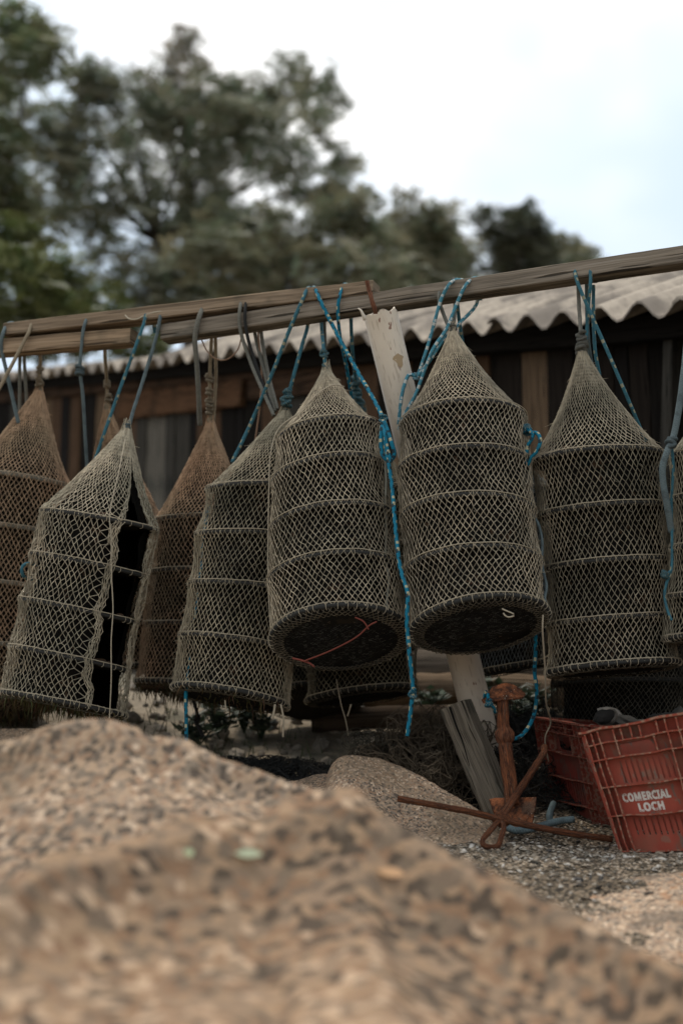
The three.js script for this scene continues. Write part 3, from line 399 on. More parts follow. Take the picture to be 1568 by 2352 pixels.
// a hoop seen at (x, y): half-width hw, openness ba (underside towards the eye), roll in degrees, distance d
function hoopAt(x, y, hw, ba, roll, d) {
  const C = P(x, y, d), v = C.clone().sub(CAM).normalize(), ro = roll * Math.PI / 180, A = RT.clone().multiplyScalar(Math.cos(ro)).addScaledVector(UPC, Math.sin(ro)); A.addScaledVector(v, -A.dot(v)).normalize();
  const Up = V(0, 0, 0).crossVectors(A, v), B = Up.clone().multiplyScalar(ba).addScaledVector(v, -Math.sqrt(1 - ba * ba)).normalize();
  return { C, A, B, r: hw * d / FL, N: V(0, 0, 0).crossVectors(B, A).normalize() };
}
function lanternNet(label, o) {
  const g = thing('lantern_net', label, 'lantern net', 'lantern nets hung from the rail'), r = rng(o.seed), N = o.N || 70, LEG = o.leg || 0.015, tw = o.tw || 0.00108;
  const rings = o.rings.map(a => hoopAt(...a)), top = P(...o.apex), neck = o.neck || 0.012;
  const first = rings[0]; const apex = { C: top, A: first.A.clone(), B: first.B.clone(), r: neck };
  const all = [apex, ...rings];
  const pt = (t, a) => { // t: 0 apex, 1 first hoop, 2 second ...
    const k = Math.min(all.length - 2, Math.floor(t)), s = t - k, p = all[k], q = all[k + 1];
    const C = p.C.clone().lerp(q.C, s), A = p.A.clone().lerp(q.A, s).normalize(), B = p.B.clone().lerp(q.B, s).normalize(); let R;
    if (k === 0) R = lerp(p.r, q.r, Math.pow(s, o.pow || 1.08)) * (1 - 0.05 * Math.sin(Math.PI * s)); else R = lerp(p.r, q.r, s) * (1 - (o.sag ?? 0.035) * Math.sin(Math.PI * s));
    const nz = fbm3(C.x * 3 + Math.cos(a) * 1.6 + o.seed, C.y * 5 + Math.sin(a) * 1.6, C.z * 3, 3) * (o.rough ?? 0.018); R += k === 0 ? nz * s : nz * Math.sin(Math.PI * s);
    if (k) R *= 1 + 0.03 * Math.sin(Math.PI * s) * Math.sin(a * 4 + o.seed + k * 2) * noise3(k * 3.3, a, o.seed);
    if (k === 0) R *= 1 + 0.1 * Math.sin(a * 7 + o.seed) * Math.pow(1 - s, 2);
    return C.addScaledVector(A, Math.cos(a) * R).addScaledVector(B, Math.sin(a) * R);
  };
  const col = o.col || [0.25, 0.215, 0.155], col2 = o.col2 || [0.12, 0.11, 0.08], shade = p => { const n = clamp(0.5 + 1.1 * fbm3(p.x * 7 + o.seed, p.y * 7, p.z * 7, 3)), m = mix3(col2, col, n), k = 1.05 + 1.15 * r(); return [m[0] * k * 1.03, m[1] * k, m[2] * k * 0.97]; };
  // rows of meshes from the neck down
  const rowsT = [0]; for (let k = 0; k + 1 < all.length; k++) {
    const len = all[k].C.distanceTo(all[k + 1].C), rr = k ? (all[k].r + all[k + 1].r) / 2 : all[1].r * 0.55, w = Math.PI * rr / N, lg = k ? LEG : LEG * 0.82, h = Math.sqrt(Math.max(3e-5, lg * lg - w * w)), n = Math.max(2, Math.round((k ? len : Math.hypot(len, all[1].r)) / h));
    for (let i = 1; i <= n; i++) rowsT.push(k + (k ? i / n : Math.pow(i / n, 0.97)));
  }
  const T = new Twine(), cut = o.slit, grid = [];
  rowsT.forEach((t, j) => { const row = []; for (let i = 0; i < N; i++) { let a = (i + (j % 2) / 2) / N * 2 * Math.PI; a += 0.05 * Math.min(1, t) * fbm3(Math.cos(a) * 2.2 + o.seed, t * 2.6, Math.sin(a) * 2.2, 3); const k = t < 1 ? t : 1, jit = (o.loose || 0.0014) * k; let gone = false; if (cut) { const half = cut.w * clamp((t - cut.t0) / cut.ramp) * (1 + 0.35 * fbm3(t * 3, o.seed, 1, 2)), da = Math.atan2(Math.sin(a - cut.a), Math.cos(a - cut.a)); if (t > cut.t0 && Math.abs(da) < half * 1.6) { a = cut.a + Math.sign(da || 1) * half * (0.92 + 0.42 * Math.abs(da) / (half * 1.6)); gone = true; } }
      const p = pt(t, a); p.x += (r() - 0.5) * jit * 2; p.y += (r() - 0.5) * jit * 3; p.z += (r() - 0.5) * jit * 2; p.gone = gone && cut ? Math.sign(Math.sin(((i + (j % 2) / 2) / N * 2 * Math.PI) - cut.a)) : 0; p.c = shade(p); row.push(p); } grid.push(row); });
  for (let j = 0; j < grid.length; j++) for (let i = 0; i < N; i++) {
    const p = grid[j][i]; if (rowsT[j] > 0.25) T.knot(p, tw * 1.75, p.c);
    if (j + 1 < grid.length) for (const d of [j % 2 ? 0 : -1, j % 2 ? 1 : 0]) { const q = grid[j + 1][(i + d + N) % N]; if (p.gone && q.gone && p.gone !== q.gone) continue; if (p.distanceTo(q) > 0.07) continue; if (o.tear && r() < o.tear * (rowsT[j] > 1 ? 1 : 0)) continue; const f = 0.8 + 0.5 * r(); T.strand(p, q, tw * f, tw * f, p.c, q.c); }
  }
  { // the netting turns in under the last hoop
    const h = rings[rings.length - 1], M = grid[grid.length - 1], odd = (grid.length - 1) % 2; let prev = M, par = odd;
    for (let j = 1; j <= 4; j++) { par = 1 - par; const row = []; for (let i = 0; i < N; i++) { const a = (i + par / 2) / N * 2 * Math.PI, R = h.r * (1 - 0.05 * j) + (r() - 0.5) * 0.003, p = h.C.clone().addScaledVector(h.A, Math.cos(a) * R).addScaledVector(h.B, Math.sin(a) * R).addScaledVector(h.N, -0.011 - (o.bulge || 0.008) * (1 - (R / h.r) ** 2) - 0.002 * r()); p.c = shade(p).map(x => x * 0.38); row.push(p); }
      for (let i = 0; i < N; i++) for (const d of par ? [0, 1] : [0, -1]) { const q = prev[(i + d + N) % N]; if (q.distanceTo(row[i]) < 0.05 && !q.gone) T.strand(row[i], q, tw, tw, row[i].c, row[i].c); } prev = row; } }
  // loose hairs and frayed ends
  for (let k = 0; k < (o.hairs || 160); k++) { const t = 0.1 + r() * (all.length - 1.15), a = r() * 6.283; if (cut && Math.cos(a - cut.a) > 0.75) continue; const p = pt(t, a), c = pt(t, a + Math.PI), out = p.clone().sub(c).normalize(), L = 0.006 + 0.016 * r() * r(), q = p.clone().addScaledVector(out, L).add(V((r() - 0.5) * L, -L * r(), (r() - 0.5) * L)); T.strand(p, q, 0.0007, 0.0003, shade(p), shade(p)); }
  mesh('netting', T.geo(), Mtwine, g);
  // added dark sleeve standing in for the shade inside the net, open at the slit
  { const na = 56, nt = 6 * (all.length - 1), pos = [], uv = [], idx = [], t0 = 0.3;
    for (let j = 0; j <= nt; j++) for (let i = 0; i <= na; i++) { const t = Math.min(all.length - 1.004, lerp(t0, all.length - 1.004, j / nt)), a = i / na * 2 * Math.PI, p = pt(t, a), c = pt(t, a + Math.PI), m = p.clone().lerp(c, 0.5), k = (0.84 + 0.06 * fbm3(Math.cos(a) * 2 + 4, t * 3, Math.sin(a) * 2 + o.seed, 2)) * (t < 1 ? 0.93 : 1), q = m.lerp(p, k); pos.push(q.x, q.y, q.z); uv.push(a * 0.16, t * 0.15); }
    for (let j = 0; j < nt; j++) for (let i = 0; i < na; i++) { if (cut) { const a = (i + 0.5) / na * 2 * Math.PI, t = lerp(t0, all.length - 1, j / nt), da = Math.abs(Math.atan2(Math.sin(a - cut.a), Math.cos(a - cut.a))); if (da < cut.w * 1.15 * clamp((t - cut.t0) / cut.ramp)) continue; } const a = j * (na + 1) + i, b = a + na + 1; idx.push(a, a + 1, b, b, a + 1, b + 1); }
    mesh('shade_sleeve', buf(pos, idx, uv), MshadeSleeve, g); }
  // hoops, lacing and floors
  rings.forEach((h, k) => {
    const last = k === rings.length - 1, n = 44, circle = (dr, dn, wob = 0) => { const a = []; for (let i = 0; i < n; i++) { const f = i / n * 2 * Math.PI; a.push(h.C.clone().addScaledVector(h.A, Math.cos(f) * (h.r + dr)).addScaledVector(h.B, Math.sin(f) * (h.r + dr)).addScaledVector(h.N, dn + wob * (r() - 0.5))); } return a; };
    const hp = mesh('hoop', bar(circle(-0.005, 0), last ? 0.0068 : 0.0055, { closed: true, n: 7, seg: 0.012, lump: 0.5 }), o.mud ? MhoopMud : Mhoop, g);
    const parts = [bar(circle(0.0015, 0.007, 0.0016), 0.0013, { closed: true, n: 5, seg: 0.012, lump: 0.3 })], W = last ? 44 : 26;
    for (let i = 0; i < W; i++) { const f = (i + 0.5 * r()) / W * 2 * Math.PI, rad = V(0, 0, 0).addScaledVector(h.A, Math.cos(f)).addScaledVector(h.B, Math.sin(f)), c = h.C.clone().addScaledVector(rad, h.r - 0.005), q = (last ? 0.0092 : 0.0076) * (0.9 + 0.25 * r()), ps = []; for (let m = 0; m < 5; m++) { const b = -1.9 + m * 0.95; ps.push(c.clone().addScaledVector(rad, Math.cos(b) * q).addScaledVector(h.N, -Math.sin(b) * q)); } parts.push(bar(ps, 0.001, { n: 4, seg: 0.006 })); }
    mesh('lacing', merge(parts), o.lace || Mlace, hp);
    const ns = 40, nr = 6, pos = [], uv = [], idx = [], sagF = last && o.bulge ? o.bulge : 0.012;
    for (let j = 0; j <= nr; j++) for (let i = 0; i <= ns; i++) { const f = i / ns * 2 * Math.PI, rr = h.r * 0.965 * j / nr, p = h.C.clone().addScaledVector(h.A, Math.cos(f) * rr).addScaledVector(h.B, Math.sin(f) * rr).addScaledVector(h.N, -sagF * (1 - (j / nr) ** 2) + (j < nr ? 0.01 * fbm3(Math.cos(f) * j * 0.6, Math.sin(f) * j * 0.6, k + o.seed, 2) : 0)); pos.push(p.x, p.y, p.z); uv.push(Math.cos(f) * rr, Math.sin(f) * rr); }
    for (let j = 0; j < nr; j++) for (let i = 0; i < ns; i++) { const a = j * (ns + 1) + i, b = a + ns + 1; idx.push(a, b, a + 1, b, b + 1, a + 1); }
    const fl = mesh('mesh_floor', buf(pos, idx, uv), last && o.muddy ? Mmuck : Mfloor, g);
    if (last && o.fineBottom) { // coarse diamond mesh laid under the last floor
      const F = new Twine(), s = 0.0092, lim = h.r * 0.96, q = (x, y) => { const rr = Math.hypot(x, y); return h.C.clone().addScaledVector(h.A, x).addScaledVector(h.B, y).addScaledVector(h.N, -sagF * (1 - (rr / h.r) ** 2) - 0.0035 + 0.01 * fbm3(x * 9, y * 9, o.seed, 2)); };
      for (let x = -lim; x < lim; x += s) for (let y = -lim; y < lim; y += s * 0.8) { const off = 0; if (Math.hypot(x, y) > lim) continue; for (const e of [-1, 1]) { const a = q(x + off, y), b = q(x + s, y + e * s * 0.8); const w = 0.016 + 0.12 * r() ** 7, kk = [w, w * 0.97, w * 0.86]; F.strand(a, b, 0.0009, 0.0009, kk, kk); } }  // a few strands coloured bright to paint glints on the bottom
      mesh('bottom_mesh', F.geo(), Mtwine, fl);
    }
    if (!last) { // dried growth and dead shells lying on the floor
      const bits = []; for (let i = 0; i < 7; i++) { const f = r() * 6.283, rr = h.r * (0.3 + 0.6 * r()), c = h.C.clone().addScaledVector(h.A, Math.cos(f) * rr).addScaledVector(h.B, Math.sin(f) * rr).addScaledVector(h.N, 0.012), b = new THREE.IcosahedronGeometry(0.008 + 0.012 * r(), 1); b.scale(1, 0.45, 0.8); b.rotateY(r() * 6); b.translate(c.x, c.y, c.z); bits.push(b); }
      mesh('dried_growth', merge(bits), o.growth || Mgrowth, fl).userData.kind = 'stuff';
    }
  });
  if (o.fringe) { const F = new Twine(), h = rings[rings.length - 1]; for (let i = 0; i < o.fringe; i++) { const f = r() * 6.283, rr = h.r * Math.sqrt(r()), a = h.C.clone().addScaledVector(h.A, Math.cos(f) * rr).addScaledVector(h.B, Math.sin(f) * rr).addScaledVector(h.N, -(o.bulge || 0.01) * (1 - (rr / h.r) ** 2)), L = 0.012 + 0.05 * r() * r(), b = a.clone().add(V((r() - 0.5) * 0.02, -L * 0.6, (r() - 0.5) * 0.02)), c = b.clone().add(V((r() - 0.5) * 0.014, -L * 0.5, (r() - 0.5) * 0.014)), k = [0.05 + 0.05 * r(), 0.045 + 0.035 * r(), 0.03]; F.strand(a, b, 0.0022, 0.0018, k, k); F.strand(b, c, 0.0018, 0.0006, k, k); } mesh('weed_fringe', F.geo(), Mtwine, g).userData.kind = 'stuff'; }
  // gathered neck, bound with a few turns
  const tuft = new Twine(); for (let i = 0; i < 46; i++) { const a = r() * 6.283, p = pt(0.02 + 0.05 * r(), a), u = V((r() - 0.5) * 0.02, 0.012 + 0.022 * r(), (r() - 0.5) * 0.02); const q = top.clone().add(u); tuft.strand(p, q, 0.0015, 0.0012, shade(p), shade(q)); }
  mesh('gathered_neck', tuft.geo(), Mtwine, g);
  const kn = knotGeo(top.clone().add(V(0, 0.008, 0)), o.knotR || 0.006, o.seed); mesh('knot', kn, o.ropeMat || Mtan, g);
  for (const h of o.hang || []) mesh('hanger_rope', bar(h.map(R3), o.ropeR || 0.0055, { n: 7, lump: 0.12, seg: 0.01 }), o.ropeMat || Mtan, g);
  for (const k of o.knots || []) mesh('knot', knotGeo(R3(k), (k[3] || o.ropeR || 0.006), k[0]), o.ropeMat || Mtan, g);
  for (const [pts, rad, mat, nm] of o.cords || []) mesh(nm || 'side_cord', bar(pts.map(R3), rad, { n: 6, lump: 0.2, seg: 0.008 }), mat, g);
  return { g, pt, rings };
}
const Mgrowth = matte(0xffffff, { map: rep(tex(64, 64, (u, v) => mix3([0.03, 0.022, 0.016], [0.12, 0.065, 0.035], tf(u, v, 4, 4, 151, 3))), 1) });
function knotGeo(c, r, seed) { // a few turns of rope pulled tight
  const q = rng(Math.round(seed * 7) + 5), list = [];
  for (let k = 0; k < 4; k++) { r *= k ? 1 : 0.8; const t = new THREE.TorusGeometry(r * (1.1 + 0.5 * q()), r * 0.8, 6, 14); t.rotateX(Math.PI / 2 + (q() - 0.5) * 1.5); t.rotateZ((q() - 0.5) * 1.2); t.translate(c.x + (q() - 0.5) * r, c.y + (k - 1.5) * r * 0.9, c.z + (q() - 0.5) * r); list.push(t); }
  return merge(list);
}
const red = { col: [0.25, 0.165, 0.105], col2: [0.16, 0.125, 0.082], tw: 0.0012, leg: 0.0145 };
lanternNet('reddish brown lantern net with a muddy bulging bottom above the low dark stone', { seed: 101, ...red, apex: [91, 898, 4.53], rings: [[45, 1104, 118, 0.1, -9, 4.55], [30, 1218, 118, 0.08, -8, 4.55], [15, 1345, 118, 0.06, -7, 4.55], [5, 1485, 118, 0.05, -6, 4.55], [0, 1605, 118, 0.06, -5, 4.55]], bulge: 0.07, muddy: true, fringe: 420, N: 68, hang: [[[98, 745, 0.0], [97, 775, 0.055], [94, 817, 0.06], [92, 860, 4.53], [91, 900, 4.53]]], knots: [[93, 850, 4.53, 0.007], [91, 878, 4.53, 0.008]], ropeMat: Mtan, mud: true });
lanternNet('torn pale lantern net with a long slit showing its black hoops', { seed: 202, apex: [292, 985, 4.2], rings: [[229, 1197, 136, 0.06, -10, 4.13], [206, 1300, 138, 0.05, -12, 4.12], [182, 1404, 139, 0.03, -12, 4.11], [161, 1514, 142, 0.03, -12, 4.1], [148, 1617, 146, 0.03, -11, 4.1]], slit: { a: 0.83, w: 0.36, t0: 0.25, ramp: 0.9 }, tear: 0.006, loose: 0.0026, fringe: 260, hairs: 420, col: [0.27, 0.235, 0.175], col2: [0.15, 0.14, 0.105], hang: [[[372, 712, 0.0], [367, 735, -0.04], [362, 763, -0.04], [330, 870, 4.25], [303, 955, 4.21], [296, 985, 4.2]]], ropeMat: MgreyBlue, knotR: 0.0065,
  cords: [[[[288, 1010, 4.13], [272, 1090, 4.02], [258, 1150, 3.98], [252, 1188, 3.965], [256, 1240, 3.96], [256, 1310, 3.95], [260, 1400, 3.94], [256, 1470, 3.93], [256, 1560, 3.93], [252, 1650, 3.93]], 0.0017, Mcord]] });
lanternNet('narrow lantern net half hidden behind the torn pale net', { seed: 303, ...red, apex: [246, 942, 4.62], rings: [[272, 1195, 100, 0.06, 0, 4.75], [272, 1310, 102, 0.05, 0, 4.75], [270, 1430, 102, 0.04, 0, 4.75], [268, 1530, 102, 0.04, 0, 4.75]], N: 56, hang: [[[243, 728, 0.0], [242, 760, 0.055], [241, 804, 0.07], [246, 880, 4.6], [247, 945, 4.62]]], knots: [[246, 882, 4.6, 0.007], [249, 915, 4.61, 0.007]], ropeMat: Mtan });
lanternNet('brown lantern net with knotted tan hanger standing behind two paler nets', { seed: 404, ...red, apex: [483, 972, 4.42], rings: [[466, 1192, 115, 0.08, 2, 4.47], [457, 1312, 115, 0.06, 1, 4.47], [446, 1437, 116, 0.05, -2, 4.47], [427, 1572, 117, 0.05, -4, 4.46]], N: 68, fringe: 300, muddy: true, bulge: 0.03, hang: [[[489, 703, 0.0], [488, 740, 0.055], [486, 778, 0.06], [482, 873, 4.38], [484, 975, 4.42]], [[494, 740, 0.055], [496, 860, 4.4], [490, 975, 4.43]]], knots: [[480, 868, 4.38, 0.008], [481, 900, 4.39, 0.007], [480, 925, 4.4, 0.008], [481, 945, 4.41, 0.007]], ropeMat: Mtan });
lanternNet('slanting lantern net with a blue rope inside, leaning on the middle net', { seed: 505, apex: [655, 944, 4.12], pow: 1.0, rings: [[603, 1122, 130, 0.1, 1, 4.1], [581, 1234, 134, 0.1, -2, 4.09], [567, 1353, 135, 0.1, -5, 4.08], [543, 1479, 135, 0.1, -8, 4.07], [529, 1601, 137, 0.13, -10, 4.06]], fringe: 60, hairs: 420, col: [0.27, 0.235, 0.17], hang: [[[716, 690, 0.05], [706, 750, 0.03], [690, 805, 4.14], [664, 903, 4.12], [656, 945, 4.12]]], knots: [[660, 905, 4.12, 0.009], [657, 922, 4.12, 0.01]], ropeMat: MtealOld,
  cords: [[[[480, 1160, 4.06], [468, 1230, 4.06], [462, 1310, 4.05], [452, 1400, 4.04], [440, 1500, 4.02], [430, 1570, 4.0]], 0.005, Mteal, 'inner_rope'], [[[645, 1618, 3.93], [651, 1650, 3.93], [650, 1692, 3.94]], 0.0025, Mcord, 'loose_string'], [[[632, 1618, 3.93], [628, 1640, 3.93], [624, 1650, 3.93]], 0.003, Mcord, 'loose_string'], [[[517, 1608, 3.93], [519, 1632, 3.93]], 0.002, Mcord, 'loose_string']] });
const net5 = lanternNet('wide open bottomed middle lantern net tied with red cord underneath', { seed: 606, apex: [749, 852, 4.05], rings: [[757, 1003, 123, 0.35, 8, 3.98], [755, 1093, 133, 0.34, 9, 3.93], [767, 1209, 149, 0.35, 6, 3.9], [771, 1328, 157, 0.37, 5, 3.86], [782, 1464, 163, 0.45, 3, 3.82]], fineBottom: true, bulge: 0.006, col: [0.29, 0.25, 0.185], col2: [0.15, 0.135, 0.1], hang: [[[733, 662, 0.0], [736, 700, 0.05], [738, 745, 0.04], [744, 810, 4.06], [748, 855, 4.05]]], knots: [[744, 812, 4.06, 0.007]], ropeMat: MtealOld,
  cords: [[[[884, 1035, 3.9], [884, 1072, 3.88], [886, 1100, 3.86], [884, 1165, 3.83], [887, 1215, 3.81], [885, 1282, 3.79], [892, 1330, 3.76], [888, 1380, 3.74], [889, 1405, 3.74]], 0.0032, matte(lin(0.24, 0.235, 0.19))],
    [[[790, 888, 3.98], [765, 884, 3.95], [735, 900, 3.94], [690, 945, 3.93], [640, 985, 3.93], [622, 1040, 3.92], [618, 1120, 3.9], [616, 1230, 3.88], [616, 1330, 3.86], [621, 1440, 3.84]], 0.0019, Mcord],
    [[[700, 1518, 3.72], [760, 1494, 3.69], [820, 1462, 3.67], [850, 1435, 3.66], [865, 1428, 3.66]], 0.0022, Mred, 'red_cord'], [[[815, 1418, 3.66], [835, 1428, 3.66], [846, 1446, 3.66]], 0.0019, Mred, 'red_cord'], [[[672, 1512, 3.74], [690, 1516, 3.73], [712, 1524, 3.72], [722, 1532, 3.72]], 0.0028, Mred, 'red_cord']] });
lanternNet('lantern net with a mud stained round bottom in front of the plastic pipe', { seed: 707, apex: [1039, 764, 3.95], pow: 1.12, rings: [[1063, 973, 146, 0.36, 4, 3.88], [1065, 1077, 154, 0.33, 4, 3.83], [1074, 1187, 156, 0.33, 3, 3.79], [1086, 1310, 161, 0.34, 5, 3.75], [1101, 1434, 162, 0.38, 9, 3.7]], fineBottom: true, bulge: 0.01, hang: [[[1040, 640, 0.0], [1045, 675, 0.05], [1044, 710, 0.04], [1040, 766, 3.95]], [[1012, 652, 0.0], [1008, 690, -0.045], [1018, 722, -0.03], [1036, 764, 3.95]]], knots: [[1040, 752, 3.95, 0.006]], ropeMat: Mgrey, col: [0.26, 0.225, 0.165], col2: [0.14, 0.125, 0.095],
  cords: [[[[1216, 1080, 3.8], [1221, 1125, 3.78], [1224, 1182, 3.76], [1236, 1205, 3.74], [1244, 1242, 3.73], [1243, 1295, 3.72], [1254, 1345, 3.69], [1250, 1378, 3.67], [1258, 1402, 3.66]], 0.0042, MgreyBlue], [[[1155, 1408, 3.55], [1163, 1417, 3.55], [1182, 1413, 3.55], [1160, 1402, 3.55], [1152, 1398, 3.55]], 0.002, Mcord, 'loose_string']] });
lanternNet('tall lantern net with a frayed cone hanging above the red crates', { seed: 808, apex: [1335, 808, 3.86], pow: 1.2, rings: [[1371, 1056, 153, 0.17, 4, 3.84], [1384, 1176, 150, 0.12, 5, 3.83], [1396, 1298, 145, 0.09, 4.5, 3.82], [1400, 1427, 145, 0.06, 4.5, 3.81], [1405, 1534, 154, 0.07, 5, 3.8]], hairs: 420, col: [0.24, 0.21, 0.155], col2: [0.12, 0.11, 0.082], hang: [[[1328, 606, 0.0], [1327, 640, 0.05], [1328, 690, 0.045], [1333, 770, 3.87], [1335, 810, 3.86]]], knots: [[1335, 775, 3.865, 0.009], [1337, 790, 3.86, 0.009], [1334, 803, 3.86, 0.01]], ropeMat: Mgrey });
lanternNet('shorter lantern net beside the thick braided grey rope', { seed: 909, apex: [1640, 905, 3.68], rings: [[1652, 1040, 118, 0.12, 6, 3.68], [1655, 1138, 118, 0.1, 6, 3.68], [1655, 1252, 118, 0.08, 5, 3.68], [1650, 1365, 124, 0.06, 4, 3.68], [1648, 1462, 124, 0.06, 3, 3.68]], hang: [[[1640, 566, 0.0], [1640, 600, -0.05], [1640, 905, 3.68]]], ropeMat: MgreyBlue, col: [0.22, 0.2, 0.15] });
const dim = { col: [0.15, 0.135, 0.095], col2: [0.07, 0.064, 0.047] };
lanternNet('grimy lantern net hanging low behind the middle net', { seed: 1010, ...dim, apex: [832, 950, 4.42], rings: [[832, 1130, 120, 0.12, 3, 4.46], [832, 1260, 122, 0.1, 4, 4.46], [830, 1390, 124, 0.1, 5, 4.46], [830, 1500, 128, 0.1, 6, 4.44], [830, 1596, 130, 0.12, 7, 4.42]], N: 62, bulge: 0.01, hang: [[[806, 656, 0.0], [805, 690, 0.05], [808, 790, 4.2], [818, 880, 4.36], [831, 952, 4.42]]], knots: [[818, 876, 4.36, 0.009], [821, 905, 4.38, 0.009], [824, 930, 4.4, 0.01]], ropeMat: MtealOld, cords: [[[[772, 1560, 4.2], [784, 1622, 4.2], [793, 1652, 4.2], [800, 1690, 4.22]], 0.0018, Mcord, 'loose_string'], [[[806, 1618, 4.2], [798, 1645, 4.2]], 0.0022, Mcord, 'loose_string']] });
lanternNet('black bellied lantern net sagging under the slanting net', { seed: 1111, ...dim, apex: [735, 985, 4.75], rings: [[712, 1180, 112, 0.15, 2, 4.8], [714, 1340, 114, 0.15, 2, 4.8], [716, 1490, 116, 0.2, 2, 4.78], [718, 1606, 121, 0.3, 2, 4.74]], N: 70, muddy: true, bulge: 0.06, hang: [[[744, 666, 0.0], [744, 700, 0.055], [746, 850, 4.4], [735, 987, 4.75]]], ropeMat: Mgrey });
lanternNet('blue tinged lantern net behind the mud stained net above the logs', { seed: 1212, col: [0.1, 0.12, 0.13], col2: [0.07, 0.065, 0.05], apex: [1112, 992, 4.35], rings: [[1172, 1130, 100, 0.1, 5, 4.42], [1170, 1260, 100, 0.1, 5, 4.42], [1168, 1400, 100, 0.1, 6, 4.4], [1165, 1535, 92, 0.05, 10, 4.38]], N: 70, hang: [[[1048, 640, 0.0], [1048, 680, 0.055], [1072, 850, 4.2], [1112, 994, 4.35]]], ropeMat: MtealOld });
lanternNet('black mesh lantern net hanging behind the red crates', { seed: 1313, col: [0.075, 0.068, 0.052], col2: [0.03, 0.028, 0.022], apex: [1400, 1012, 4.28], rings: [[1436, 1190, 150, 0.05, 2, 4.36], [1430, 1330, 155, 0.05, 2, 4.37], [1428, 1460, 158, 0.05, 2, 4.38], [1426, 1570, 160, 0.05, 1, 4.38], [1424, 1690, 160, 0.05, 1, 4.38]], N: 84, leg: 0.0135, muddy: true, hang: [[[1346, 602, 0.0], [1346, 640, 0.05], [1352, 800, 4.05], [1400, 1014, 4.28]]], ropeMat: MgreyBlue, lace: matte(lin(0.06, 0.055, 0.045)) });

// ---------------------------------------------------------------- loose ropes
function rope(name, label, pts, rad, mat, o = {}) {
  const k = o.knots || [];
  if (!k.length && !o.more) { tag(mesh(name, bar(pts.map(R3), rad, { n: 8, lump: 0.1, seg: 0.009 }), mat), label, o.cat || 'rope'); return; }
  const g = thing(name, label, o.cat || 'rope'); mesh('strand', bar(pts.map(R3), rad, { n: 8, lump: 0.1, seg: 0.009 }), mat, g);
  for (const m of o.more || []) mesh('strand', bar(m.map(R3), rad, { n: 8, lump: 0.1, seg: 0.009 }), mat, g);
  for (const q of k) mesh('knot', knotGeo(R3(q), q[3] || rad, q[0] + q[1]), mat, g);
}
rope('rope', 'grey blue strap looped round the very end of the rail', [[42, 775, 0.05], [34, 745, 0.04], [20, 744, 0.0], [8, 765, -0.045], [3, 790, -0.045], [16, 854, -0.02], [43, 972, 4.48]], 0.0062, MgreyBlue);
rope('rope', 'tan rope slung over the rail next to the grey blue strap', [[112, 790, 0.055], [100, 748, 0.045], [78, 739, -0.01], [66, 765, -0.045], [48, 800, -0.06], [0, 890, -0.1], [-40, 960, -0.12]], 0.006, Mtan);
rope('rope', 'pair of dull grey straps hanging behind the rail by the reddish net', [[47, 758, 0.048], [46, 812, 0.05], [46, 955, 0.06]], 0.0055, Mgrey, { more: [[[56, 758, 0.048], [56, 812, 0.05], [63, 940, 0.07]]] });
rope('rope', 'tan loop knotted to a thin blue grey rope above the narrow net', [[226, 790, 0.055], [222, 735, 0.05], [206, 727, 0.0], [194, 748, -0.045], [187, 804, -0.045], [184, 850, -0.04], [190, 900, -0.02], [196, 1000, 0.02], [201, 1082, 0.06]], 0.0052, MgreyBlue, { knots: [[183, 852, -0.04, 0.009]] });
rope('rope', 'faded blue rope running from the rail down to the torn pale net', [[356, 765, 0.055], [350, 722, 0.04], [338, 716, -0.01], [330, 745, -0.05], [270, 910, -0.1], [211, 1078, 4.24]], 0.0052, MtealOld);
rope('cord', 'pale string lying along the top of the rail', [[288, 724, -0.035], [296, 732, -0.04], [315, 733, -0.04], [338, 722, -0.03], [365, 716, -0.03], [392, 713, -0.02]], 0.0024, Mcord, { cat: 'cord' });
rope('rope', 'dark stiff loop over the rail above the knotted brown net', [[486, 770, 0.055], [484, 706, 0.045], [471, 701, 0.0], [458, 728, -0.045], [448, 778, -0.045], [452, 830, -0.02], [456, 900, 0.02], [459, 976, 0.08]], 0.0075, Mgrey);
rope('cord', 'thin cord sagging in a curve below the rail', [[463, 780, 0.04], [475, 805, 0.04], [495, 824, 0.03], [520, 826, 0.03], [545, 805, 0.03], [556, 770, 0.033]], 0.002, Mbrowncord, { cat: 'cord' });
rope('rope', 'grey rope bundle looped over the rail down to the slanting net', [[574, 760, 0.05], [572, 692, 0.045], [558, 687, 0.0], [551, 712, -0.045], [551, 752, -0.045], [575, 830, -0.03], [629, 955, 4.1]], 0.0055, Mgrey, { more: [[[584, 745, 0.045], [586, 768, 0.04], [606, 850, 0.02], [632, 945, 4.13]], [[598, 742, 0.045], [600, 765, 0.04], [614, 850, 0.02], [637, 940, 4.13]]] });
rope('rope', 'black loop over the rail beside the grey rope bundle', [[588, 760, 0.05], [584, 690, 0.045], [569, 686, 0.0], [563, 713, -0.045], [565, 755, -0.045], [585, 830, -0.03], [624, 938, 4.13]], 0.005, Mblack);
rope('cord', 'thin brown cord dropping from the rail behind the slanting net', [[593, 745, 0.04], [594, 780, 0.03], [601, 850, 0.04], [597, 930, 0.05], [586, 1014, 4.28]], 0.0028, Mbrowncord, { cat: 'cord' });
rope('rope', 'dark teal rope stretched from the rail to the side of the slanting net', [[712, 700, 0.05], [714, 668, 0.04], [707, 662, -0.01], [694, 690, -0.05], [670, 745, -0.06], [621, 867, -0.07], [575, 975, -0.06], [533, 1062, 4.12]], 0.0055, MtealOld);
